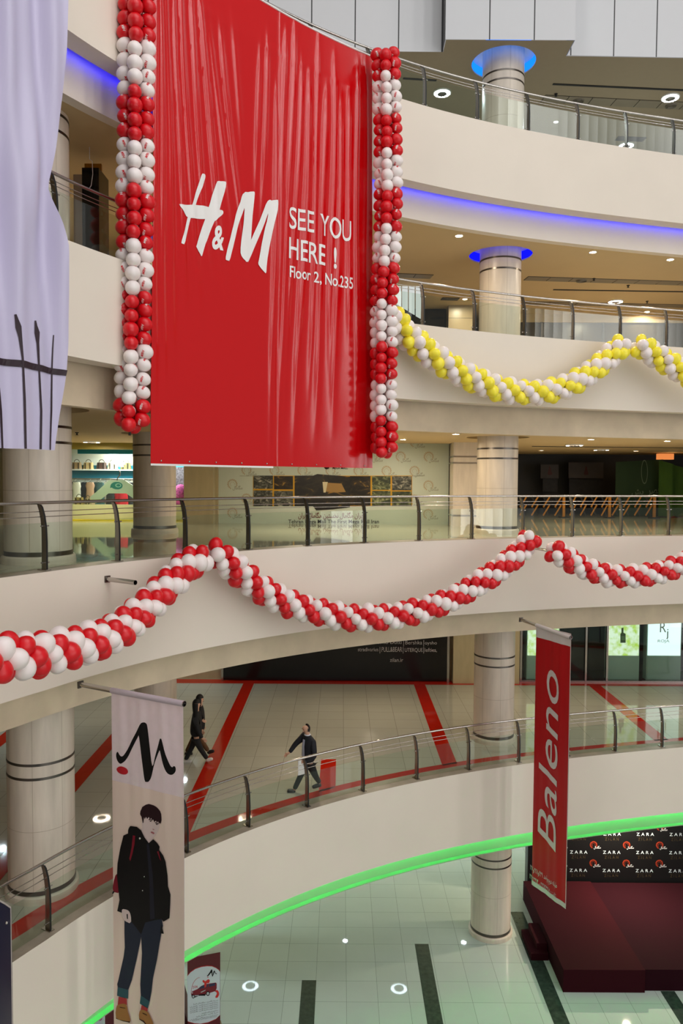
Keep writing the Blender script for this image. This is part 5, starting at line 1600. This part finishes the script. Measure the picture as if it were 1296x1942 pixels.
b = MB()
g0, gz0 = sfZ.px(1128, 1602); 
for iy in range(-2, 3):
    for ix in range(-2, 8):
        a, z = g0 + ix * dx, gz0 + iy * dz
        if a - .2 < zx0 or z - .15 < zst: continue
        gear(b, sfZ, a - .03, z, .115, .006, 0, 1)
b.build('gear_logos', [mat('orange_red_print', (160, 54, 28), .5), mat('white_print', (206, 210, 216), .5)], t)

# roll-up stand with the raffle car
fl0, fl1 = PZ(356, 1962, FL[1]), PZ(418, 1948, FL[1])
sfU = Plane((fl0.x, fl0.y, FL[1]), (fl1.x - fl0.x, fl1.y - fl0.y, 0))
wU = (Vector((fl1.x, fl1.y, 0)) - Vector((fl0.x, fl0.y, 0))).length
hU = sfU.px(356, 1818)[1]
sfU2 = sfU
t = thing('rollup_stand', 'roll-up banner stand with a dark red car under a bow, right of the white banner', 'banner stand', (fl0.x + .3, fl0.y, FL[1]))
M['maroon'] = mat('maroon_print', (92, 18, 26), .5); M['posterwhite'] = mat('poster_white', (206, 216, 220), .5)
b = MB(); b.prism([sfU.pos(-.0, .08), sfU.pos(wU, .08), sfU.pos(wU, hU), sfU.pos(0, hU)], -sfU.N * .012); b.build('banner_sheet', M['maroon'], t)
b = MB(); b.obox(sfU.pos(wU / 2, .045), sfU.A * (wU / 2 + .03), sfU.N * .1, (0, 0, .045)); b.build('base_case', M['steel'], t)
b = MB(); b.tube([sfU.pos(wU / 2, .05, -.03), sfU.pos(wU / 2, hU - .02, -.03)], .012, 6); b.build('support_pole', M['steel'], t)
cz = crop(330, 1780, 10.8)
oval = cz([(272, 770), (340, 690), (440, 620), (560, 580), (680, 563), (780, 568), (860, 600), (915, 640), (943, 680), (943, 1560), (860, 1640), (700, 1710), (540, 1740), (420, 1730), (282, 1690)])
b = MB(); put_poly(b, sfU, [(x, y - (1.4 if k < 9 else -1.4 if k > 9 else 0)) for k, (x, y) in enumerate(oval)], .003, 1); put_poly(b, sfU, oval, .006, 0)
b.build('printed_oval', [M['posterwhite'], mat('bright_red_print', (176, 30, 30), .5)], t)
b = MB()
put_poly(b, sfU, cz([(672, 755), (690, 745), (730, 690), (765, 628), (785, 632), (792, 740), (815, 660), (832, 645), (850, 695), (878, 712), (870, 726), (848, 712), (832, 680), (800, 760), (785, 780), (765, 690), (720, 745), (692, 772)]), .009, 0)
put_ellipse(b, sfU, *cz([(695, 785)])[0], 1.4, .8, .009, 1)
b.build('logo', [M['ink'], M['inkred']], t)
CAR = [('red', [(352, 1130), (370, 1080), (480, 1030), (560, 965), (640, 930), (860, 895), (876, 920), (876, 1010), (850, 1070), (730, 1110), (640, 1150), (440, 1180), (365, 1175)], 0, .009), ('glass', [(495, 1030), (560, 972), (630, 945), (700, 930), (690, 985), (560, 1020)], 0, .0105), ('glass', [(715, 930), (850, 905), (840, 955), (715, 985)], 0, .0105),
       ('ink', [(355, 1140), (440, 1150), (600, 1130), (650, 1130), (640, 1165), (520, 1165), (420, 1205), (365, 1195)], 0, .0105), ('silver', [(540, 1090), (650, 1040), (640, 1060), (560, 1100)], 0, .012), ('silver', [(420, 1155), (510, 1150), (505, 1170), (425, 1175)], 0, .012), ('silver', [(362, 1100), (390, 1090), (385, 1115), (362, 1120)], 0, .012),
       ('red2', [(585, 860), (610, 840), (640, 870), (700, 825), (735, 850), (715, 905), (650, 905), (600, 895)], 2, .012), ('red2', [(620, 900), (670, 900), (665, 975), (625, 1000)], 0, .0125), ('red2', [(840, 1075), (880, 1045), (915, 1080), (925, 1140), (890, 1205), (845, 1195), (880, 1130), (870, 1090)], 2, .012)]
mats = [mat('car_red_print', (120, 20, 34), .4), mat('car_glass_print', (40, 48, 80), .3), M['ink'], mat('silver_print', (180, 186, 190), .4), mat('bow_red_print', (206, 44, 36), .5)]
ix = {'red': 0, 'glass': 1, 'ink': 2, 'silver': 3, 'red2': 4}
b = MB()
for nm, pts, sm, off in CAR: put_poly(b, sfU, cz(pts), off, ix[nm], sm)
for x, y, r in ((695, 1118, 4.6), (395, 1180, 3.6)):
    put_ellipse(b, sfU, *cz([(x, y)])[0], r * .8, r, .0135, 2); put_ellipse(b, sfU, *cz([(x, y)])[0], r * .5, r * .62, .0145, 3)
b.build('printed_car', mats, t)
b = MB()
put_text_px(b, sfU, '206', *cz([(380, 1018), (488, 1000)]), 4.6, .009, 1)
arc = [(350 + 200 * (1 - math.cos(q)) * .9, 1120 - 330 * math.sin(q)) for q in [PI / 2 * k / 12 for k in range(13)]]
for k in range(12): put_poly(b, sfU, cz([arc[k], arc[k + 1], (arc[k + 1][0] + 5, arc[k + 1][1] + 8), (arc[k][0] + 8, arc[k][1] + 3)]), .009, 1)
LN = '\ufe8d\ufef3\ufeae\ufe8d\ufee7\ufedd\ufe8e\ufee3\ufe8e\ufb95\ufee3 \u062f\ufeae\ufee3\ufe8e\ufb95 \ufe8d\ufef3\ufee6\ufee3\ufea4\ufebc\ufeee\ufedd\ufe8d \ufe8e\ufe91\ufea8\ufeae\ufef3\ufea9'
for k, (x0, y0, x1, y1) in enumerate(((400, 1350, 905, 1262), (322, 1412, 905, 1302), (330, 1448, 905, 1340), (330, 1490, 905, 1375), (330, 1525, 905, 1412), (570, 1540, 905, 1470), (460, 1605, 905, 1510), (318, 1678, 905, 1555), (380, 1690, 880, 1590))):
    put_text_px(b, sfU, LN[:(len(LN) * (2 + k % 2)) // 3] if k in (0, 5, 6) else LN, *cz([(x0, y0), (x1, y1)]), 2.0, .009, 0)
b.build('lettering', [M['darkink'], M['inkred']], t)

# promotional counter half hidden behind the white banner
q0, q1 = PY(199, 1925, 17.0).x, PY(354, 1925, 17.0).x
t = thing('promotion_counter', 'dark maroon counter mostly hidden behind the foot of the tall white banner', 'counter', ((q0 + q1) / 2, 17.2, FL[1]))
b = MB(); b.box(q0, q1 - .22, 17.0, 17.8, FL[1], PY(205, 1900, 17.0).z); b.build('body', M['maroon'], t)
b = MB(); b.prism([(q1 - .22, 17.35, FL[1]), (q1 - .02, 17.35, FL[1]), (q1 - .22, 17.35, PY(345, 1908, 17).z)], (0, .45, 0)); b.build('sloping_side', M['maroon'], t)
sfV = Plane((0, 16.7, 0), (1, 0, 0)); p0 = sfV.P(175, 1935)
t = thing('rollup_stand', 'white poster stand with magenta script, left of the tall white banner at the bottom', 'banner stand', (p0.x, 16.7, FL[1]))
b = MB(); b.prism([sfV.P(150, 1938), sfV.P(197, 1919), Vector((sfV.P(197, 1919).x, 16.7, FL[1] + .05)), Vector((sfV.P(150, 1938).x, 16.7, FL[1] + .05))], (0, .02, 0)); b.build('banner_sheet', M['posterwhite'], t)
b = MB(); b.obox((sfV.P(174, 1930).x, 16.72, FL[1] + .025), (.32, 0, 0), (0, .1, 0), (0, 0, .025)); b.build('base_case', M['steel'], t)
b = MB(); put_text_px(b, sfV, 'Sale', (174, 1940), (194, 1934), 7, .004, 0, bold=.03, shear=.4); b.build('script_print', mat('magenta_print', (176, 40, 130), .5), t)

# ---------------------------------------------------------------- people
def skin(name, V, E, R, mt, parent, sub=2, off=(0, 0, 0)):
    bb = BASE[parent.name]
    me = bpy.data.meshes.new(name)
    me.from_pydata([(v[0] - bb[0], v[1] - bb[1], v[2] - bb[2]) for v in V], E, [])
    o = bpy.data.objects.new(name, me); COL.objects.link(o)
    o.modifiers.new('s', 'SKIN').use_smooth_shade = True
    sv = me.skin_vertices[0].data
    for k, r in enumerate(R): sv[k].radius = r if isinstance(r, tuple) else (r, r)
    for k in range(len(V)): sv[k].use_root = (k == 0)
    m_ = o.modifiers.new('d', 'SUBSURF'); m_.levels = m_.render_levels = sub
    bpy.context.view_layer.update()
    ev = bpy.data.meshes.new_from_object(o.evaluated_get(bpy.context.evaluated_depsgraph_get()))
    bpy.data.objects.remove(o); bpy.data.meshes.remove(me)
    ev.materials.clear(); ev.materials.append(mt)
    for p in ev.polygons: p.use_smooth = True
    o = bpy.data.objects.new(name, ev); COL.objects.link(o); o.parent = parent; ev.name = name
    BASE[o.name] = bb
    return o


def person(label, P, F, J, col, hair='short', shoes=None, hold=None):
    """P: ground point; F: facing (unit, horizontal); J: joints as (forward, leftwards, height)"""
    Fv = Vector((F[0], F[1], 0)).normalized(); Lv = Vector((-Fv.y, Fv.x, 0))
    W = lambda q: Vector((P.x, P.y, FL[2])) + Fv * q[0] + Lv * q[1] + Vector((0, 0, q[2]))
    t = thing('person', label, 'person', (P.x, P.y, FL[2]))
    j = {k: W(v) for k, v in J.items()}
    sk = mat('skin', (206, 160, 132), .5)
    # one continuous body
    V, E, R = [], [], []

    def vtx(p, r, par=None):
        V.append(p); R.append(r); k = len(V) - 1
        if par is not None: E.append((par, k))
        return k
    pel = vtx(j['pelvis'], (.09, .07)); wai = vtx(j['pelvis'].lerp(j['chest'], .5), (.09, .07), pel); che = vtx(j['chest'], (.11, .085), wai); nk = vtx(j['neck'], .052, che)
    hd = j['head']; upv = (hd - j['neck']).normalized()
    h1 = vtx(hd - upv * .055, (.062, .068), nk); h2 = vtx(hd + upv * .03, (.076, .088), h1); h3 = vtx(hd + upv * .085, (.052, .062), h2)
    nose = vtx(hd + Fv * .098 - upv * .015, .013, h2)
    for sd in (-1, 1):
        vtx(hd + Lv * sd * .082 - Fv * .01, (.014, .02), h2)
        s_ = 'L' if sd > 0 else 'R'
        sh = vtx(j['sh' + s_], .058, che); el = vtx(j['el' + s_], .042, sh); wr = vtx(j['wr' + s_], .027, el)
        hdir = (j['ha' + s_] - j['wr' + s_]).normalized()
        pm = vtx(j['wr' + s_] + hdir * .05, (.034, .022), wr)
        side = hdir.cross(Lv).normalized() if abs(hdir.dot(Lv)) < .9 else hdir.cross(Fv).normalized()
        for q in range(4):
            o_ = side * (.012 * (q - 1.5) * 1.5)
            k1 = vtx(j['wr' + s_] + hdir * .095 + o_, .0095, pm); k2 = vtx(j['wr' + s_] + hdir * (.125 + .008 * (1 if q in (1, 2) else 0)) + o_ * 1.1 - Lv * sd * .012, .0085, k1)
            vtx(j['wr' + s_] + hdir * (.145 + .01 * (1 if q in (1, 2) else 0)) + o_ - Lv * sd * .032, .007, k2)
        th_ = vtx(j['wr' + s_] + hdir * .055 + side * .045, .011, pm); vtx(j['wr' + s_] + hdir * .09 + side * .055, .009, th_)
        hp = vtx(j['hip' + s_], .06, pel); kn = vtx(j['kn' + s_], .045, hp); an = vtx(j['an' + s_], .032, kn); vtx(j['to' + s_], .018, an)
    skin('body', V, E, R, sk, t)
    # clothes: grown on the same joints, a little wider
    up = mat('jacket_cloth', col[0], .8, var=.05); lo = mat('trouser_cloth', col[1], .8)
    V, E, R = [], [], []
    pe = vtx(j['pelvis'] - Vector((0, 0, .07)), .165); w2 = vtx(j['pelvis'].lerp(j['chest'], .45), .17, pe); c2 = vtx(j['chest'], .165, w2); n2 = vtx(j['neck'] - upv * .02, (.075, .07), c2)
    for s_ in 'LR':
        a = vtx(j['sh' + s_], .085, c2); e_ = vtx(j['el' + s_], .067, a); vtx(j['wr' + s_], .048, e_)
    skin('jacket', V, E, R, up, t)
    V, E, R = [], [], []
    pe = vtx(j['pelvis'] + Vector((0, 0, .04)), .135)
    for s_ in 'LR':
        a = vtx(j['hip' + s_], .10, pe); mdl = vtx(j['hip' + s_].lerp(j['kn' + s_], .5), .088, a); k_ = vtx(j['kn' + s_], .07, mdl); vtx(j['an' + s_] + Vector((0, 0, .015)), .058, k_)
    skin('trousers', V, E, R, lo, t)
    for s_ in 'LR':
        V, E, R = [], [], []
        a_, o_ = j['an' + s_], j['to' + s_]; dr = (o_ - a_); dr.z = 0; dr.normalize()
        h_ = vtx(a_ - dr * .04 - Vector((0, 0, .03)), .055); m1 = vtx(a_.lerp(o_, .5) - Vector((0, 0, .012)), .055, h_); vtx(o_ + dr * .03, .042, m1)
        skin('shoe', V, E, R, mat('shoe_leather', col[2], .4), t)
    hm_ = mat('hair', col[3], .7)
    b = MB()
    side_axis = Lv
    def hairpt(th, ph, r): return hd + (Fv * (math.cos(ph) * math.sin(th)) * .092 + Lv * math.sin(ph) * math.sin(th) * .084 + Vector((0, 0, 1)) * math.cos(th) * .118) * r
    if hair == 'bald':
        b.grid(lambda i, k: hairpt(PI * (.16 + .50 * k), PI * (.60 + .80 * i), 1.07) - Fv * .004, 20, 8)
        b.grid(lambda i, k: hairpt(PI * (.42 + .20 * k), PI * (.48 + 1.04 * i), 1.05), 20, 6)
    else:
        b.grid(lambda i, k: hairpt(PI * (.02 + .40 * k), 2 * PI * i, 1.14) - Fv * .012 + Vector((0, 0, .012)), 24, 8)
        b.grid(lambda i, k: hairpt(PI * (.40 + .30 * k), PI * (.34 + 1.32 * i), 1.15) - Fv * .012 - Vector((0, 0, (.16 if hair == 'long' else .0) * k * k)), 20, 8)
    b.build('hair', hm_, t)
    b = MB()
    for sd in (-1, 1): b.sphere(hd + Fv * .083 + Lv * sd * .033 + Vector((0, 0, .012)), .009, n=8, k=6)
    b.build('eye', M['ink'], t)
    b = MB(); b.sphere(hd + Fv * .082 - Vector((0, 0, .055)), .022, .016, .006, n=8, k=6); b.build('mouth', mat('lip', (150, 84, 76), .5), t)
    return t, j, Fv, Lv


def jt(px_mid, ppm, y0, crop_, pts, side):
    """joints from photo points: x along the picture, height; side gives the depth offset of each"""
    return {k: ((crop_([p])[0][0] - px_mid) / ppm, (y0 - crop_([p])[0][1]) / ppm) for k, p in pts.items()}


cq = crop(330, 1310, 4.18)


def place(px_mid, gy, pts, depth, F, label, col, **kw):
    G = PZ(px_mid, gy, FL[2]); ppm = FPX / G.y
    Fv = Vector((F[0], F[1], 0)).normalized(); Lv = Vector((-Fv.y, Fv.x, 0)); J = {}
    for k, p in pts.items():
        x, y = cq([p])[0]; dy = depth.get(k, 0)
        wx = (x - px_mid) / ppm; wz = (gy - y) / ppm * 1.0 + dy * .385
        J[k] = (wx * Fv.x + dy * Fv.y, wx * Lv.x + dy * Lv.y, max(.035, wz))
    return person(label, G, F, J, col, **kw)


# the man in the dark jacket
pts = {'pelvis': (1072, 545), 'chest': (1070, 395), 'neck': (1058, 330), 'head': (1046, 287), 'shR': (1030, 370), 'elR': (960, 430), 'wrR': (912, 482), 'haR': (880, 505),
       'shL': (1104, 365), 'elL': (1118, 462), 'wrL': (1045, 500), 'haL': (1012, 506), 'hipR': (1052, 580), 'knR': (1000, 690), 'anR': (952, 795), 'toR': (905, 806), 'hipL': (1092, 580), 'knL': (1128, 680), 'anL': (1158, 752), 'toL': (1105, 775)}
dep = {'shR': .12, 'elR': .08, 'wrR': 0, 'haR': 0, 'shL': -.13, 'elL': -.2, 'wrL': -.22, 'haL': -.2, 'hipR': .07, 'knR': .05, 'anR': .02, 'toR': .0, 'hipL': -.07, 'knL': 0, 'anL': .08, 'toL': .04}
t, j, Fv, Lv = place(577, 1503, pts, dep, (-.84, -.54), 'balding man in a dark jacket and pale shirt walking left with papers in hand', ((24, 25, 32), (26, 26, 28), (20, 18, 18), (28, 24, 22)), hair='bald')
b = MB()
cc = j['chest']; up_ = (j['neck'] - cc).normalized()
b.grid(lambda i, k: cc + Fv * (.178 - .01 * abs(i - .5) * 2 - .06 * max(0, k - .62)) + Lv * ((i - .5) * .14 * (1 - .35 * k) + .02) + Vector((0, 0, -.30 + .40 * k)), 8, 8); b.build('shirt_front', mat('pale_blue_shirt', (196, 204, 228), .7), t)
b = MB(); b.tube([j['neck'] + (Fv * math.cos(q) * .062 + Lv * math.sin(q) * .062) + Vector((0, 0, -.01)) for q in [2 * PI * k / 16 for k in range(17)]], .016, 6, caps=False); b.build('collar', mat('white_collar', (216, 218, 226), .7), t)
h_ = j['wrL'] + (j['haL'] - j['wrL']).normalized() * .09
b = MB(); b.obox(h_ + Vector((0, 0, -.12)), Fv * .09, Lv * .006, (0, 0, .17)); tag(b.build('paper_sheets', M['white']), "white papers held in the walking man's left hand", 'papers')

# the two people in dark clothes walking right
pts = {'pelvis': (176, 345), 'chest': (175, 205), 'neck': (184, 140), 'head': (183, 95), 'shL': (172, 180), 'elL': (165, 270), 'wrL': (200, 335), 'haL': (230, 358), 'shR': (182, 182), 'elR': (200, 255), 'wrR': (236, 330), 'haR': (262, 358),
       'hipR': (186, 375), 'knR': (222, 450), 'anR': (268, 532), 'toR': (308, 525), 'hipL': (172, 375), 'knL': (135, 465), 'anL': (88, 562), 'toL': (132, 575)}
dep = {'shL': .15, 'elL': .18, 'wrL': .16, 'haL': .14, 'shR': -.15, 'elR': -.2, 'wrR': -.18, 'haR': -.16, 'hipR': -.08, 'knR': -.07, 'anR': -.05, 'toR': -.05, 'hipL': .08, 'knL': .06, 'anL': .02, 'toL': .0}
place(374, 1446, pts, dep, (.96, .1), 'dark haired person all in black with white shoes walking right beside the banner', ((14, 14, 15), (16, 16, 18), (216, 212, 206), (14, 11, 10)), hair='long')
pts2 = {k: (x + (26 if k in ('pelvis', 'chest', 'neck', 'head') or k[:2] in ('sh', 'el') else 8), y - 38 if k[:2] not in ('kn', 'an', 'to') else y - 62) for k, (x, y) in pts.items()}
pts2['wrR'] = (222, 190); pts2['haR'] = (250, 200); pts2['elR'] = (225, 255)
place(376, 1431, pts2, dep, (.96, .1), 'person in a dark coat and brown trousers, walking half hidden behind the one in black', ((20, 18, 18), (92, 60, 30), (24, 18, 14), (18, 14, 12)), hair='long')

bpy.context.view_layer.update()
